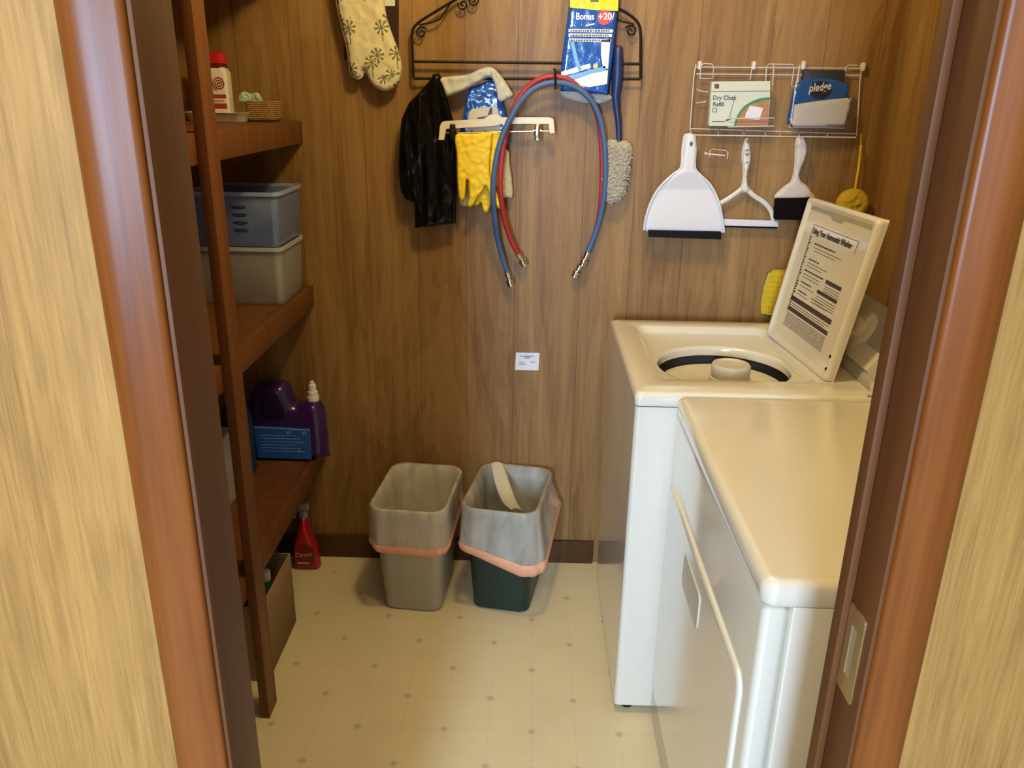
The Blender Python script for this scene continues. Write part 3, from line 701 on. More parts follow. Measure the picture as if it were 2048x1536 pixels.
# console
b = nb(); prof = [(.800, .921), (.805, .935), (.885, 1.040), (.900, 1.052), (.925, 1.056), (.943, 1.050), (.945, .921)]
A = [(x, z) for x, z in prof]
prism(b, A, 0, WY1-WY0-.02, lambda u, v, w: Vector((u, WY0+.010+w, v)))
bmesh.ops.bevel(b, geom=list(b.edges), offset=.003, segments=2, profile=.5, affect='EDGES'); con = mk('console', b, plain('console_grey', (.42, .41, .37), .4), t)
ca_ = math.atan2(.105, .080); nrm = Vector((-math.sin(ca_), 0, math.cos(ca_)))
def mcon(y, s, w): return Vector((.805 + .080*s, y, .935 + .105*s)) + nrm*w
b = nb(); prism(b, [(WY0+.10, .12), (WY0+.24, .12), (WY0+.24, .50), (WY0+.10, .50)], 0, .006, lambda u, v, w: mcon(u, v, w)); sub('control_plate', b, M_ENAMEL, con)
b = nb(); Mk = Matrix.Translation(mcon(WY0+.28, .58, 0)) @ nrm.to_track_quat('Z', 'Y').to_matrix().to_4x4()
lathe(b, [(0, -.004), (.062, -.004), (.062, .006), (.056, .010), (.040, .011), (.036, .013), (.034, .030), (.028, .034), (0, .034)], M=Mk, seg=40); sub('dial', b, M_ENAMEL, con)
b = nb(); box(b, .80, .835, WY0+.006, WY0+.05, .9205, .943, .004); box(b, .78, .80, WY0+.006, WY0+.02, .9205, .930, .003); sub('console_end_bracket', b, M_ENAMEL, con)

# ------------------------------------------------------------------ dryer
DX0, DX1, DY0, DY1 = .343, 1.005, -1.502, -.748; DH = .916
t = thing('clothes_dryer', 'white clothes dryer standing in front of the washing machine', 'dryer', ((DX0+DX1)/2, (DY0+DY1)/2, 0))
b = nb(); box(b, DX0+.045, DX1-.004, DY0+.004, DY1-.004, .030, .876, .006); mk('cabinet', b, M_ENAMEL2, t)
b = nb(); box(b, DX0+.003, DX0+.0425, DY0+.003, DY1-.003, .030, .874, .012, 4); mk('front_panel', b, M_ENAMEL2, t)
b = nb()
dcx, dcy, dhx, dhy = (DX0+DX1)/2, (DY0+DY1)/2, (DX1-DX0)/2, (DY1-DY0)/2
loops = [sq(dcx, dcy, dhx-.012, dhy-.012, .015, .878), sq(dcx, dcy, dhx-.002, dhy-.002, .022, .878), sq(dcx, dcy, dhx, dhy, .024, .882), sq(dcx, dcy, dhx, dhy, .024, .899), sq(dcx, dcy, dhx-.003, dhy-.003, .022, .909), sq(dcx, dcy, dhx-.011, dhy-.011, .017, .9155), sq(dcx, dcy, dhx-.018, dhy-.018, .014, DH)]
loft(b, loops, True, True); mk('top_panel', b, M_ENAMEL2, t, sharp=50)
def mdr(u, v, w): return Vector((DX0+.003-w, u, v))
b = nb(); fr_ = lambda g: rr2(-1.455+g, -.785-g, .13+g, .712-g, .03)
loft(b, [[mdr(x, y, w_) for x, y in fr_(g)] for g, w_ in ((0, -.004), (0, .004), (.002, .0065), (.006, .0075), (.012, .0075))], False, True); dd = mk('door', b, M_ENAMEL2, t)
b = nb(); hp = lambda g: rr2(-1.175+g, -1.015-g, .592+g, .668-g, .012)
loft(b, [[mdr(x, y, w_) for x, y in hp(g)] for g, w_ in ((0, .007), (0, .0095), (.003, .0105), (.007, .0095), (.012, .0082))], False, True); sub('door_handle', b, plain('pale_handle', (.62, .58, .48), .4), dd)
b = nb(); box(b, DX0+.03, DX1-.03, DY0+.03, DY1-.03, .0005, .031); mk('plinth', b, M_SEAM, t)

# ------------------------------------------------------------------ things on the back wall, left to right
b = nb(); prism(b, xzs([(697, -140), (797, -140), (797, 112), (690, 120)], -.012), -.011, .010, mapy(-.012))
single('wooden_plaque', b, M_BROWNBOARD, 'dark brown wooden board hanging on the wall behind the oven mitt', 'wall board')
b = nb(); prism(b, xzs([(768, -60), (790, -60), (790, 12), (766, 12)], -.024), 0, .0012, mapy(-.0235))
single('note_card', b, M_CARTON, 'pale card on the dark board, beside the oven mitt', 'card')
yM = -.047
mo = xzs([(664, -90), (670, -20), (676, 20), (684, 55), (693, 90), (698, 122), (700, 140), (706, 152), (716, 157), (724, 152), (728, 139), (733, 147), (740, 163), (752, 176), (768, 182), (786, 177), (799, 162), (804, 138), (800, 110), (790, 82), (780, 55), (772, 25), (767, -20), (763, -90)], yM)
b = nb(); puff(b, mo, .017, .014, .022, mapy(yM), .006, wr=lambda x, y: .0035*nz(x, y, 45, 1))
t = thing('oven_mitt', 'quilted cream oven mitt printed with green palm trees hanging on the back wall', 'oven mitt', (-.45, yM, 1.57))
mk('mitt', b, M_MITT, t, sharp=180)
b = nb(); P = catmull([Vector((x, yM+.001, z)) for x, z in mo[1:12]], 6); tube(b, P, .0028, 8); mk('piping', b, plain('cream_piping', (.62, .56, .38), .9), t)

# wrought iron rack
yR = -.030
t = thing('wrought_iron_rack', 'black wrought iron scrollwork towel rack with two crossbars on the back wall', 'wall rack', (-.02, yR, 1.6))
b = nb()
left = [(827, 157), (825, 110), (824, 68), (828, 55), (840, 43), (870, 24), (910, 0), (950, -24), (1000, -44), (1053, -52)]
right = [(1106, -44), (1156, -24), (1196, 0), (1236, 17), (1262, 32), (1277, 48), (1281, 68), (1281, 110), (1281, 158)]
pline(b, left+right, yR, .0038, 8, 5); pline(b, [(827, 157), (1281, 158)], yR, .0038); pline(b, [(827, 123), (1281, 128)], yR, .0038)
mk('frame', b, M_BLACKWIRE, t)
def spiral(cx, cy, r0, turns, a0, sgn): return [(cx + (2+(r0-2)*k/30)*math.cos(a0+sgn*turns*2*PI*k/30), cy + (2+(r0-2)*k/30)*math.sin(a0+sgn*turns*2*PI*k/30)) for k in range(31)]
for pts in (spiral(843, 65, 12, 1.5, 2.6, 1)[::1] + [(838, 50), (860, 46), (880, 38), (892, 20), (905, 2), (915, -10)], spiral(1261, 62, 12, 1.5, .5, -1) + [(1268, 48), (1240, 42), (1215, 20), (1195, -5)],
            spiral(926, 9, 11, 1.4, 1.0, 1), spiral(946, 1, 11, 1.4, 2.0, -1) + [(940, -20)]):
    b = nb(); pline(b, pts, yR, .0024, 6, 2); mk('scroll', b, M_BLACKWIRE, t)

# black bin bag
yB = -.055
b = nb(); puff(b, xzs([(866, 148), (878, 146), (885, 158), (889, 178), (897, 205), (906, 240), (912, 275), (912, 330), (913, 390), (912, 446), (870, 452), (830, 456), (829, 418), (827, 404), (812, 400), (801, 382), (797, 335), (798, 285), (803, 238), (818, 205), (843, 180), (858, 163)], yB),
    .013, .012, .012, mapy(yB), .006, smooth=False, wr=lambda x, y: .012*nz(x, y, 9, 2, 5.5) + .003*nz(x, y, 30, 3, 2.0))
single('plastic_bag', b, M_BLACKPL, 'crumpled shiny black plastic bag hanging from the left of the iron rack', 'plastic bag', sharp=180)
# towel over the lower bar
yT = -.052
b = nb(); puff(b, xzs([(879, 157), (905, 152), (935, 149), (955, 140), (968, 135), (982, 134), (996, 144), (1010, 162), (1020, 178), (1026, 190), (1018, 198), (1004, 196), (998, 186), (992, 172), (985, 158), (974, 156), (955, 167), (930, 180), (905, 190), (893, 192), (886, 176)], yT),
    .014, .010, .010, mapy(yT), .0045, wr=lambda x, y: .006*nz(x, y, 55, 5))
puff(b, xzs([(982, 140), (992, 148), (1000, 166), (1010, 184), (1014, 196), (1004, 203), (996, 200), (993, 184), (988, 166), (982, 152)], yT-.012), .007, .006, .005, mapy(yT-.014), .004, wr=lambda x, y: .003*nz(x, y, 80, 5))
single('hand_towel', b, M_TOWEL, 'pale grey hand towel draped over the lower bar of the iron rack', 'towel', sharp=180)
# blue package
yP = -.030
t = thing('sponge_package', 'blue and cream wrapped package hanging below the pale grey hand towel', 'package', (-.16, yP, 1.44))
b = nb(); puff(b, xzs([(922, 290), (926, 240), (936, 182), (950, 172), (990, 160), (1000, 190), (1010, 225), (1014, 262), (1012, 290)], -.040), .006, .006, .008, mapy(-.040), .006, wr=lambda x, y: .003*nz(x, y, 60))
mk('wrapper', b, M_PKBLUE, t)
b = nb(); prism(b, xzs([(932, 286), (938, 226), (944, 218), (994, 212), (998, 230), (1004, 286)], -.048), 0, .001, mapy(-.048)); pp = mk('printed_panel', b, plain('cream_panel', (.60, .55, .42), .5), t)
b = nb(); mp = mapy(-.0492); u, v = xz(937, 281, -.049); text_bm(b, 'bel', .040, mp, u, v, 0, shear=.2, bold=.001); mk('lettering', b, M_PRDBLUE, t)
b = nb(); prism(b, xzs([(955, 235), (975, 232), (980, 215), (985, 215), (984, 238), (956, 240)], -.049), 0, .0008, mp); mk('printed_swoosh', b, M_PRDBLUE, t)
# hanger
yH = -.066
t = thing('clothes_hanger', 'cream plastic trouser hanger with metal clips holding the yellow gloves', 'hanger', (-.1, yH, 1.46))
b = nb(); prism(b, xzs([(877, 280), (880, 252), (883, 245), (890, 242), (930, 240), (968, 238), (980, 229), (996, 228), (1004, 235), (1098, 234), (1107, 238), (1110, 266), (1099, 267), (1098, 247), (1004, 247), (990, 252), (892, 257), (889, 280)], yH), -.002, .003, mapy(yH))
bmesh.ops.bevel(b, geom=[e for e in b.edges], offset=.0008, segments=1, affect='EDGES'); mk('hanger_body', b, M_CREAMPL, t)
b = nb(); pline(b, [(885, 266), (1103, 262)], yH, .0014); mk('clip_rod', b, M_CHROME, t)
for cxp, m_ in ((1075, M_CHROME), (906, M_BLACKWIRE)):
    b = nb(); u, v = xz(cxp, 264, yH); box(b, u-.008, u+.008, yH-.013, yH-.005, v-.024, v+.022, .003); box(b, u-.010, u+.010, yH-.004, yH+.006, v-.012, v+.012, .003)
    tube(b, [(u-.011, yH-.009, v+.004), (u+.011, yH-.009, v+.004)], .0035, 10); mk('clip', b, m_, t)
# gloves and cloth
yC = -.030
b = nb(); puff(b, xzs([(916, 300), (1008, 296), (1020, 330), (1026, 392), (1012, 396), (980, 400), (950, 412), (918, 408), (914, 360)], yC), .005, .005, .006, mapy(yC), .006, wr=lambda x, y: .003*nz(x, y, 50))
single('cleaning_cloth', b, M_SPECK, 'speckled beige cloth hanging behind the yellow rubber gloves', 'cloth', sharp=180)
yG = -.052
b = nb(); puff(b, xzs([(975, 266), (1000, 265), (999, 300), (1003, 335), (1004, 362), (1001, 374), (994, 374), (988, 362), (986, 378), (983, 392), (981, 412), (975, 425), (966, 422), (962, 405), (955, 412), (948, 406), (955, 385), (962, 360), (968, 310)], yG), .007, .006, .006, mapy(yG), .0035, wr=lambda x, y: .002*nz(x, y, 90))
single('rubber_glove', b, M_GLOVE, 'yellow rubber glove hanging behind the other one, its fingers showing at the right', 'glove', 'yellow rubber gloves on the hanger', sharp=180)
yG = -.0745
b = nb(); puff(b, xzs([(911, 270), (948, 267), (982, 265), (984, 285), (981, 315), (980, 345), (984, 362), (992, 382), (1001, 400), (1004, 412), (998, 418), (990, 410), (982, 396), (975, 382), (971, 372), (966, 382), (956, 394), (948, 408), (940, 415), (934, 409), (938, 392), (937, 374), (936, 360), (933, 362), (932, 382), (929, 398), (922, 402), (917, 392), (914, 360), (913, 310)], yG), .009, .006, .008, mapy(yG), .0035, wr=lambda x, y: .003*nz(x, y, 70, 8))
single('rubber_glove', b, M_GLOVE, 'yellow rubber glove hanging in front, clipped by its cuff beside the black bag', 'glove', 'yellow rubber gloves on the hanger', sharp=180)

# washer hoses
def hose(label, pts, ys, mat, r):
    t = thing('washer_hose', label, 'hose', at(1108, 155, -.06), 'fill hoses on the iron rack')
    Y = []
    P = [at(a, c, y) for (a, c), y in zip(pts, ys)]; P = catmull(P, 8)
    b = nb(); tube(b, P, r, 14); mk('rubber_tube', b, mat, t)
    for p, d in ((P[0], P[0]-P[3]), (P[-1], P[-1]-P[-4])):
        d.normalize(); Mx = Matrix.Translation(p - d*.006) @ d.to_track_quat('Z', 'Y').to_matrix().to_4x4()
        b = nb(); lathe(b, [(0, 0), (r+.0016, 0), (r+.0016, .016), (r-.001, .018), (r-.001, .024), (.0125, .026), (.0135, .028), (.0135, .033), (.0115, .035), (.0125, .038), (.0125, .044), (.0105, .046), (0, .044)], M=Mx, seg=24); mk('coupling', b, M_CHROME, t)
rp = [(1160, 532), (1180, 492), (1196, 445), (1203, 385), (1204, 310), (1197, 240), (1178, 195), (1147, 164), (1110, 153), (1078, 159), (1050, 180), (1027, 217), (1012, 265), (1003, 320), (1001, 380), (1008, 435), (1022, 480), (1038, 510)]
bp = [(1174, 508), (1190, 468), (1204, 418), (1211, 355), (1209, 290), (1199, 235), (1180, 198), (1148, 173), (1110, 165), (1074, 174), (1045, 198), (1020, 238), (1001, 283), (990, 332), (986, 385), (990, 440), (998, 490), (1015, 548)]
hose('red rubber washing machine hose with chrome ends looped over the iron rack', rp, [-.022]*2 + [-.03, -.04, -.045, -.05, -.055, -.06, -.062, -.062, -.060, -.065, -.085, -.093, -.093, -.07, -.05, -.035], M_REDHOSE, .0078)
hose('blue rubber washing machine hose with chrome ends looped over the iron rack', bp, [-.040]*2 + [-.048, -.058, -.064, -.067, -.071, -.074, -.077, -.080, -.086, -.095, -.103, -.108, -.108, -.085, -.05, -.035], M_BLUEHOSE, .0082)
b = nb(); tube(b, [at(1110, 140, -.09), at(1111, 172, -.094)], .0035, 8, flat=.6); tube(b, [at(1111, 172, -.094), at(1110, 178, -.045)], .0022, 8); tube(b, [at(1110, 140, -.09), at(1111, 146, -.03)], .0022, 8); tube(b, [at(1112, 140, -.09), at(1106, 137, -.09)], .002, 6)
single('cable_tie', b, M_BLACKRUB, 'black cable tie holding both hoses to the rack at the top of their loop', 'cable tie')

# blue packet with yellow header
yK = -.052
b = nb(); puff(b, xzs([(1124, 150), (1190, 165), (1214, 185), (1222, 198), (1190, 208), (1130, 196), (1120, 175)], -.020), .005, .005, .006, mapy(-.030), .006)
single('cloth_packet', b, plain('pale_cloth_pack', (.42, .40, .34), .5, mott=.3, nscale=60), 'edge of a pale packet hanging behind the blue foil packet', 'packet')
t = thing('foil_packet', 'glossy blue foil packet with yellow header and red 20 badge on the iron rack', 'packet', (.17, yK, 1.55))
b = nb(); puff(b, xzs([(1141, -60), (1239, -60), (1236, 17), (1232, 60), (1227, 110), (1220, 160), (1216, 190), (1180, 187), (1160, 184), (1121, 182), (1120, 150), (1125, 105), (1132, 55), (1138, 10)], yK), .011, .009, .012, mapy(yK), .006, smooth=False, wr=lambda x, y: .0007*nz(x, y, 55, 4))
mk('wrapper', b, M_PKBLUE, t, sharp=180)
yk = yK-.0122
def kp(pts, w0=0, w1=.0012): prism(b, xzs(pts, yk), w0, w1, mapy(yk))
b = nb(); kp([(1139, -58), (1239, -58), (1236, 22), (1187, 20), (1140, 15)]); mk('header', b, M_PKYEL, t)
b = nb(); kp([(1122, 144), (1150, 135), (1180, 127), (1182, 135), (1150, 146), (1123, 152)]); kp([(1148, 160), (1180, 148), (1216, 140), (1214, 168), (1180, 174), (1160, 172)]); kp([(1202, 80), (1221, 78), (1216, 138), (1206, 136), (1202, 110)])
kp([(1143, 24), (1147, 24), (1146, 52), (1142, 54)]); kp([(1171, 50), (1189, 46), (1189, 49), (1171, 53)])
for yy, xa, xb in ((58, 1137, 1226), (67, 1137, 1224), (77, 1140, 1222)): kp([(xa, yy), (xb, yy+1), (xb, yy+7), (xa, yy+6)])
mk('printed_shapes', b, M_PRWHITE, t)
b = nb(); kp([(1141, 84), (1148, 84), (1157, 122), (1164, 138), (1158, 144), (1150, 125)], 0, .0014); kp([(1135, 152), (1180, 140), (1210, 132), (1212, 140), (1180, 148), (1148, 159)]); mk('printed_mop', b, M_PRLBLUE, t)
b = nb(); c0 = xz(1209, 35, yk); prism(b, [(c0[0]+.019*math.cos(a*PI/12), c0[1]+.019*math.sin(a*PI/12)) for a in range(24)], 0, .0014, mapy(yk)); mk('badge', b, M_PRRED, t)
b = nb(); c0 = xz(1191, 132, yk); prism(b, [(c0[0]+.007*math.cos(a*PI/6), c0[1]+.007*math.sin(a*PI/6)) for a in range(12)], 0, .0014, mapy(yk)); mk('printed_dot', b, M_PRYEL, t)
b = nb(); u, v = xz(1196, 40, yk); text_bm(b, '+20/', .024, mapy(yk), u, v, .0018, bold=.0006, ang=.05); mk('badge_number', b, M_PRWHITE, t)
b = nb(); u, v = xz(1151, 39, yk); text_bm(b, 'Bonus', .024, mapy(yk), u, v, .0012, bold=.0006, sx=.85)
mk('lettering', b, M_PRWHITE, t)
b = nb()
for yy in (60, 69, 79):
    x = 1141
    while x < 1218:
        w_ = 2+random.random()*3; kp([(x, yy), (x+w_, yy), (x+w_, yy+3.6), (x, yy+3.6)], .0012, .0016); x += w_+1.4
mk('small_print', b, M_PRGREY, t)
b = nb(); kp([(1182, 0), (1196, 0), (1198, 4), (1180, 4)], .001, .0018); mk('hang_hole', b, M_PRGREY, t)

# duster with navy handle
yD = -.034
t = thing('hand_duster', 'navy handled duster with fluffy beige head hanging at the right of the hoses', 'duster', (.25, yD, 1.3))
b = nb(); P = [at(x, y, yD-.004) for x, y in ((1238, 92), (1237, 96), (1236, 120), (1235, 150), (1233, 175), (1231, 190), (1233, 215), (1237, 245), (1238, 282), (1238, 300))]
tube(b, P, 0, 14, radii=[.008, .0125, .014, .015, .0145, .012, .010, .009, .0075, .0075]); mk('handle', b, M_NAVY, t)
b = nb(); puff(b, xzs([(1214, 284), (1224, 278), (1238, 282), (1250, 280), (1260, 290), (1258, 320), (1254, 350), (1249, 380), (1240, 398), (1226, 406), (1212, 402), (1206, 360), (1210, 320)], yD), .024, .018, .022, mapy(yD), .004, wr=lambda x, y: .005*nz(x, y, 150, 3))
hd = xzs([(1214, 284), (1224, 278), (1238, 282), (1250, 280), (1260, 290), (1258, 320), (1254, 350), (1249, 380), (1240, 398), (1226, 406), (1212, 402), (1206, 360), (1210, 320)], yD)
us = [p[0] for p in hd]; vs_ = [p[1] for p in hd]; rng = random.Random(4); cnt = 0
while cnt < 620:
    u, v = rng.uniform(min(us), max(us)), rng.uniform(min(vs_), max(vs_))
    if not inside((u, v), hd): continue
    cnt += 1; d = dist((u, v), hd); tt = min(d/.022, 1); h = .024*math.sqrt(max(0, 1-(1-tt)**2))
    p = Vector((u, yD-h+.001, v)); ex = (u-(min(us)+max(us))/2)*.25
    q = p + Vector((ex+rng.uniform(-.004, .004), -.005, -.004+rng.uniform(-.004, .003)))
    tube(b, [p, p.lerp(q, .5)+Vector((0, -.001, .001)), q], 0, 5, radii=[.0022, .0028, .0014])
mk('pile_head', b, M_PILE, t, sharp=180)

# business card
b = nb(); prism(b, xzs([(1032, 705), (1079, 706), (1077, 741), (1030, 740)], -.002), 0, .0008, mapy(-.0012))
t = thing('business_card', 'small white card pinned to the wall above the dark green bin', 'card', (0, -.002, .73))
mk('card', b, M_PAPER, t)
b = nb()
for yy, xa, xb in ((712, 1040, 1069), (714, 1048, 1062), (716.5, 1050, 1058), (724, 1038, 1048), (728, 1038, 1052), (724, 1060, 1070)): prism(b, xzs([(xa, yy-.5), (xb, yy-.5), (xb, yy+1), (xa, yy+1)], -.002), .0008, .0012, mapy(-.0012))
mk('print', b, plain('blue_grey_ink', (.16, .20, .34), .6), t)

# ------------------------------------------------------------------ white wire rack and what it carries
t = thing('wire_rack', 'white wire basket rack fixed to the back wall above the dustpan', 'wire rack', (.69, -.03, 1.46))
b = nb(); r_ = .0017; ya, yf = -.012, -.075
for a, y in (((1392, 134), ya), ((1392, 148), ya)):
    pline(b, [a, (1722, a[1]+3)], y, r_)
pline(b, [(1392, 128), (1388, 150), (1380, 258), (1384, 268)], [ya, ya, ya, ya], r_); pline(b, [(1724, 130), (1720, 160), (1716, 225), (1713, 272)], ya, r_)
pline(b, [(1380, 257), (1715, 268)], ya, r_); pline(b, [(1386, 270), (1712, 275)], yf, r_)
for x in (1437, 1488, 1531, 1561, 1598, 1655): pline(b, [(x, 259), (x, 272)], [ya, yf], r_)
mk('frame', b, M_WHITEWIRE, t)
for pts in (([(1400, 158), (1402, 132), (1408, 127), (1424, 128), (1427, 133), (1426, 157), (1400, 157)]), ([(1531, 166), (1533, 134), (1538, 128), (1586, 129), (1588, 136), (1583, 170)]), ([(1545, 170), (1548, 130)]), ([(1583, 172), (1595, 172), (1599, 130)]), ([(1689, 152), (1692, 133), (1700, 130), (1716, 131)]), ([(1393, 178), (1402, 182), (1416, 184)]), ([(1392, 206), (1412, 203)]), ([(1500, 160), (1505, 130)])):
    b = nb(); pline(b, pts, -.018, .0015, 6); mk('wire_loop', b, M_WHITEWIRE, t)
b = nb(); pline(b, [(1455, 237), (1548, 236), (1549, 252), (1455, 254)], -.062, .0016); mk('retaining_wire', b, M_WHITEWIRE, t)
b = nb(); pline(b, [(1600, 130), (1590, 178), (1582, 246), (1577, 254), (1690, 256)], -.058, .0016); mk('retaining_wire', b, M_WHITEWIRE, t)
for x, y in ((1399, 131), (1507, 131), (1606, 131), (1725, 134)):
    b = nb(); u, v = xz(x, y, -.01); box(b, u-.006, u+.006, -.020, -.001, v-.012, v+.012, .004); mk('mounting_clip', b, M_WHITEWIRE, t)
# cloth refill carton
yc = -.052
t = thing('refill_carton', 'mint white dry cloth refill box standing in the wire rack', 'box', (.60, -.04, 1.475))
b = nb(); o2 = xzs([(1424, 163), (1541, 162), (1540, 200), (1536, 253), (1418, 252)], yc); prism(b, o2, -.026, 0, mapy(yc)); bmesh.ops.bevel(b, geom=list(b.edges), offset=.0012, segments=2, affect='EDGES'); mk('carton', b, M_CARTON, t)
mp = mapy(yc)
def cp(pts, w0=0, w1=.0008): prism(b, xzs(pts, yc), w0, w1, mp)
b = nb(); cp([(1539, 197), (1522, 201), (1500, 209), (1485, 220), (1476, 234), (1471, 252), (1535, 252)], .0002, .0008); mk('printed_floor', b, M_PRWOOD, t)
b = nb(); arc = [(1540, 197), (1522, 199), (1505, 205), (1490, 214), (1480, 226), (1473, 240), (1470, 252)]
P = catmull([at(x, y, yc-.0004) for x, y in arc], 5); tube(b, P, .0036, 8, flat=.25); mk('green_arc', b, M_GREEN, t)
b = nb(); cp([(1500, 211), (1526, 216), (1523, 226), (1518, 240), (1490, 237), (1491, 228)], .0006, .0014); mk('printed_cloth', b, M_PAPER, t)
b = nb(); u, v = xz(1425, 199, yc); text_bm(b, 'Dry Cloth', .0160, mp, u, v, .0008, bold=.0003); u, v = xz(1425, 212, yc); text_bm(b, 'Refill', .0160, mp, u, v, .0008, bold=.0003)
cp([(1423, 182.6), (1539, 181.4), (1539, 182.6), (1423, 183.8)]); cp([(1468, 199), (1469, 199), (1459, 235), (1458, 235)]); cp([(1424, 242), (1450, 242), (1450, 244), (1424, 244)]); cp([(1451, 239), (1462, 237), (1462, 239), (1452, 243)])
for q in range(4): cp([[(1425, 216), (1434, 216), (1434, 217.2), (1425, 217.2)], [(1425, 223), (1434, 223), (1434, 224.2), (1425, 224.2)], [(1425, 216), (1426.2, 216), (1426.2, 224), (1425, 224)], [(1432.8, 216), (1434, 216), (1434, 224), (1432.8, 224)]][q])
mk('lettering', b, M_PRGREY, t)
b = nb(); cp([(1429, 168), (1438, 168), (1438, 177), (1429, 177)]); mk('logo_square', b, plain('olive_logo', (.10, .09, .01), .5), t)
# polish wipes packet
yw = -.046
t = thing('wipes_packet', 'blue polish wipes packet standing behind the white pouch in the wire rack', 'packet', (.82, -.04, 1.475))
b = nb(); puff(b, xzs([(1600, 163), (1625, 156), (1655, 157), (1680, 162), (1697, 171), (1693, 200), (1688, 245), (1580, 248), (1574, 246), (1580, 210), (1587, 178)], yw), .006, .012, .008, mapy(yw), .006); mk('wrapper', b, plain('polish_blue_film', (.010, .075, .230), .25, mott=.4, nscale=22, coat=.4), t)
b = nb(); mp = mapy(yw-.0064); c0 = xz(1641, 180, yw-.006); prism(b, [(c0[0]+.031*math.cos(a*PI/12), c0[1]+.024*math.sin(a*PI/12)) for a in range(24)], 0, .0007, mp); mk('logo_oval', b, plain('oval_dark', (.010, .010, .016), .4), t)
b = nb(); u, v = xz(1617, 184, yw-.006); text_bm(b, 'pledge', .030, mp, u, v, .0010, shear=.25, bold=.0006, ang=.13, sx=.78); mk('lettering', b, plain('silver_letters', (.50, .48, .40), .4), t)
yp = -.066
b = nb(); puff(b, xzs([(1589, 209), (1620, 204), (1660, 199), (1703, 195), (1700, 215), (1692, 246), (1688, 252), (1630, 255), (1580, 254), (1585, 236)], yp), .008, .008, .010, mapy(yp), .006, smooth=False); single('white_pouch', b, plain('white_pouch', (.44, .41, .37), .5, mott=.05), 'blank off-white pouch slipped in front of the blue wipes packet', 'pouch')
b = nb(); box(b, *(sorted((xz(1606, 150)[0], xz(1690, 150)[0]))), -.034, -.014, xz(1650, 200)[1], xz(1650, 140)[1], .004); single('dark_carton', b, plain('dark_pack', (.020, .022, .022), .5, mott=.5, nscale=60), 'dark slim pack standing upright behind the blue wipes packet', 'pack')

# dustpan
yd = -.046
t = thing('dustpan', 'white plastic dustpan with black rubber lip hanging from the wire rack', 'dustpan', (.46, yd, 1.17))
pan = [(1368, 268), (1380, 265), (1391, 268), (1393, 300), (1391, 335), (1400, 347), (1422, 368), (1438, 400), (1446, 440), (1449, 467), (1286, 462), (1290, 438), (1301, 405), (1318, 375), (1344, 348), (1360, 336), (1364, 300)]
b = nb()
def panw(x, z):
    "shallow scoop below the handle"
    zt_, zb_ = 1.355, 1.176
    if z > zt_: return 0
    return -.016*min(1, (zt_-z)/.05)
puff(b, xzs(pan, yd), .020, .004, .010, mapy(yd), .005, smooth=False, wr=panw); mk('pan', b, M_WHITEPL, t, sharp=60)
b = nb(); pline(b, [(1369, 272), (1365, 300), (1362, 335), (1344, 350), (1318, 376), (1301, 406), (1291, 438), (1288, 460)], yd-.012, .0035, 8, 5); pline(b, [(1389, 272), (1391, 300), (1390, 335), (1400, 349), (1421, 370), (1437, 402), (1445, 440), (1448, 465)], yd-.012, .0035, 8, 5); mk('raised_rim', b, M_WHITEPL, t)
b = nb(); prism(b, xzs([(1296, 459), (1440, 462), (1440, 477), (1296, 472)], yd), -.004, .010, mapy(yd-.008)); mk('rubber_lip', b, M_BLACKRUB, t)
b = nb(); u, v = xz(1380, 287, yd); prism(b, [(u+.0045*math.cos(a*PI/6), v+.007*math.sin(a*PI/6)) for a in range(12)], 0, .0010, mapy(yd-.0195)); mk('hang_hole', b, plain('hole_shadow', (.10, .09, .10), .8), t)
# squeegee
ys = -.022
t = thing('squeegee', 'off-white window squeegee with triangular yoke hanging right of the dustpan', 'squeegee', (.65, ys, 1.2))
b = nb(); puff(b, xzs([(1491, 277), (1497, 277), (1500, 290), (1502, 305), (1501, 322), (1497, 338), (1495, 352), (1496, 368), (1500, 380), (1489, 386), (1479, 380), (1483, 368), (1485, 352), (1485, 335), (1483, 318), (1484, 300), (1487, 287)], ys), .010, .006, .009, mapy(ys), .005)
tube(b, catmull([at(x, y, ys) for x, y in ((1488, 374), (1470, 388), (1452, 400), (1430, 412))], 6), .0072, 10, flat=.7); tube(b, catmull([at(x, y, ys) for x, y in ((1490, 374), (1506, 390), (1527, 404), (1541, 420), (1547, 440))], 6), .0072, 10, flat=.7)
mk('handle', b, M_SQGPL, t)
b = nb(); prism(b, xzs([(1436, 437), (1554, 441), (1556, 453), (1436, 450)], ys), -.005, .010, mapy(ys)); bmesh.ops.bevel(b, geom=list(b.edges), offset=.002, segments=2, affect='EDGES'); mk('crossbar', b, M_WHITEPL, t)
b = nb(); prism(b, xzs([(1437, 449), (1554, 452), (1553, 457), (1437, 454)], ys), 0, .004, mapy(ys)); mk('rubber_blade', b, M_BLACKRUB, t)
b = nb()
for yy, s_ in ((300, 5), (307, 6), (310, 4), (324, 4)): u, v = xz(1493, yy, ys); prism(b, [(u-.001*s_, v-.003), (u+.001*s_, v-.002), (u+.001*s_, v+.002), (u-.001*s_, v+.001)], .0098, .0108, mapy(ys))
mk('grip_marks', b, plain('grey_green_print', (.20, .24, .18), .6), t)
b = nb(); u, v = xz(1494, 284, ys); prism(b, [(u+.003*math.cos(a*PI/6), v+.007*math.sin(a*PI/6)) for a in range(12)], .007, .0095, mapy(ys)); mk('hang_hole', b, bpy.data.materials['hole_shadow'], t)
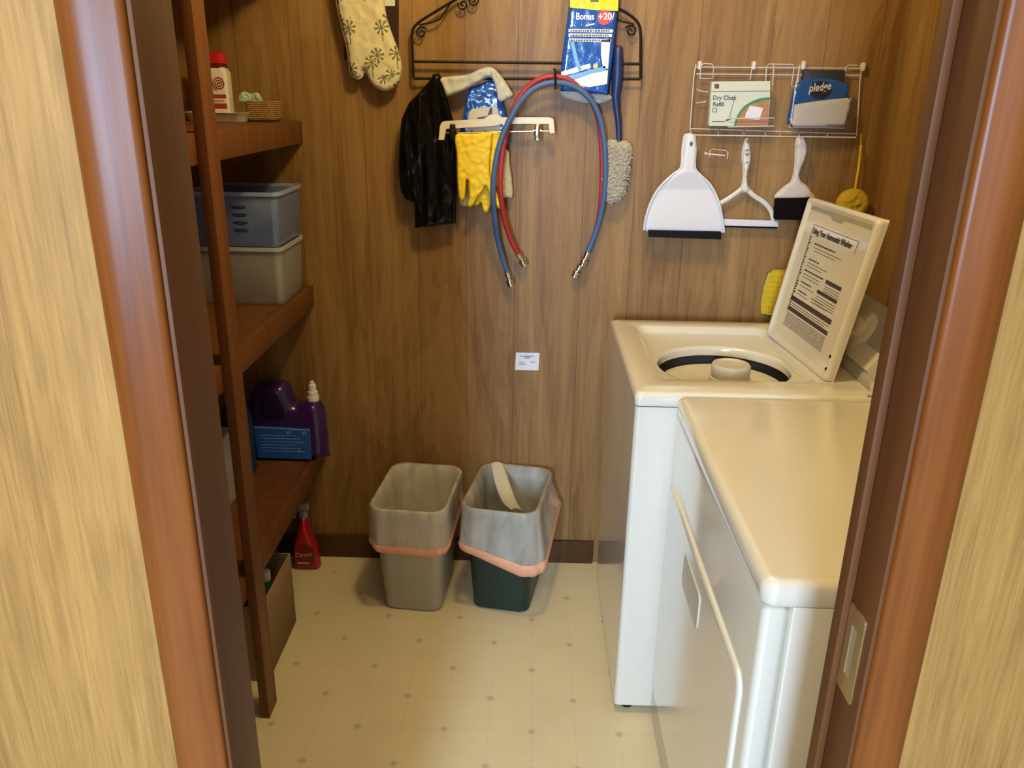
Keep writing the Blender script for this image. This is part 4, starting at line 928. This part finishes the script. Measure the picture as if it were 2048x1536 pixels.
# hand brush
yb_ = -.040
t = thing('hand_brush', 'white hand brush with black bristles hanging to the left of the washer lid', 'brush', (.80, yb_, 1.2))
b = nb(); puff(b, xzs([(1594, 274), (1606, 274), (1612, 285), (1614, 300), (1610, 318), (1603, 335), (1599, 350), (1602, 362), (1613, 370), (1622, 382), (1625, 397), (1549, 397), (1554, 385), (1568, 372), (1580, 363), (1585, 350), (1588, 332), (1589, 310), (1590, 288)], yb_), .011, .007, .010, mapy(yb_), .005); mk('handle', b, plain('brush_white', (.62, .58, .54), .42), t)
b = nb(); prism(b, xzs([(1551, 395), (1623, 394), (1622, 416), (1619, 440), (1548, 438), (1549, 415)], yb_), -.010, .014, mapy(yb_)); bmesh.ops.bevel(b, geom=list(b.edges), offset=.002, segments=1, affect='EDGES'); mk('bristles', b, M_BRISTLE, t)
b = nb(); u, v = xz(1601, 283, yb_); prism(b, [(u+.003*math.cos(a*PI/6), v+.008*math.sin(a*PI/6)) for a in range(12)], .008, .0105, mapy(yb_)); mk('hang_hole', b, bpy.data.materials['hole_shadow'], t)
# yellow fluffy duster
yy_ = -.036
t = thing('fluffy_duster', 'yellow fluffy duster hanging behind the top of the washer lid', 'duster', (.92, yy_, 1.25))
b = nb(); tube(b, [at(1722, 290, yy_+.006), at(1718, 330, yy_+.004), at(1709, 385, yy_)], .0038, 10); tube(b, [at(1722, 292, yy_+.006), at(1722, 284, -.014), at(1722, 268, -.012)], .0015, 8); mk('handle', b, M_SWAT, t)
b = nb(); c0 = xz(1704, 408, yy_); puff(b, [(c0[0]+.049*math.cos(a*PI/8)*(1+.05*nz(a, 0, 1)), c0[1]+.046*math.sin(a*PI/8)) for a in range(16)], .022, .018, .03, mapy(yy_), .006, wr=lambda x, y: .008*nz(x, y, 90, 6)); mk('duster_head', b, M_FUZZ, t, sharp=180)
# fly swatter
yz = -.022
t = thing('fly_swatter', 'yellow plastic fly swatter peeking out to the left of the washer lid', 'fly swatter', (.80, yz, .98))
sw = [(1538, 548), (1548, 540), (1590, 541), (1590, 630), (1540, 629), (1523, 626), (1523, 605), (1529, 573)]
b = nb(); pline(b, sw, yz, .0022, 8, 0, True)
prism(b, xzs(sw, yz), -.0010, -.0002, mapy(yz))
for k in range(9): x = 1531+k*6.5; pline(b, [(x+6, 545), (x-2, 626)], yz-.001, .0010, 6)
for k in range(8): y = 553+k*10; pline(b, [(1533-k*1.2, y), (1590, y+1)], yz-.001, .0010, 6)
mk('swatter_mesh', b, M_SWAT, t)
b = nb(); pline(b, [(1588, 548), (1612, 500), (1640, 450)], yz, .0022); mk('handle', b, M_SWAT, t)
# loose wire hook
t = thing('wire_hook', 'empty chrome wire hook on the wall between dustpan and squeegee', 'hook', (.54, -.02, 1.4))
b = nb(); u, v = xz(1410, 307, -.03); tube(b, [at(1409, 307, -.034), at(1450, 311, -.034)], .0022, 10); tube(b, [at(1409, 306.5, -.034), at(1412, 307, -.034)], .0042, 10); mk('crossbar', b, M_WHITEPL, t)
b = nb(); pline(b, [(1420, 314), (1420, 302), (1425, 298), (1452, 301), (1456, 305), (1455, 318)], -.037, .0014, 6); tube(b, [at(1420, 314, -.037), at(1420, 304, -.001)], .0014, 6); tube(b, [at(1455, 318, -.037), at(1455, 306, -.001)], .0014, 6); mk('wire_loop', b, M_WHITEWIRE, t)
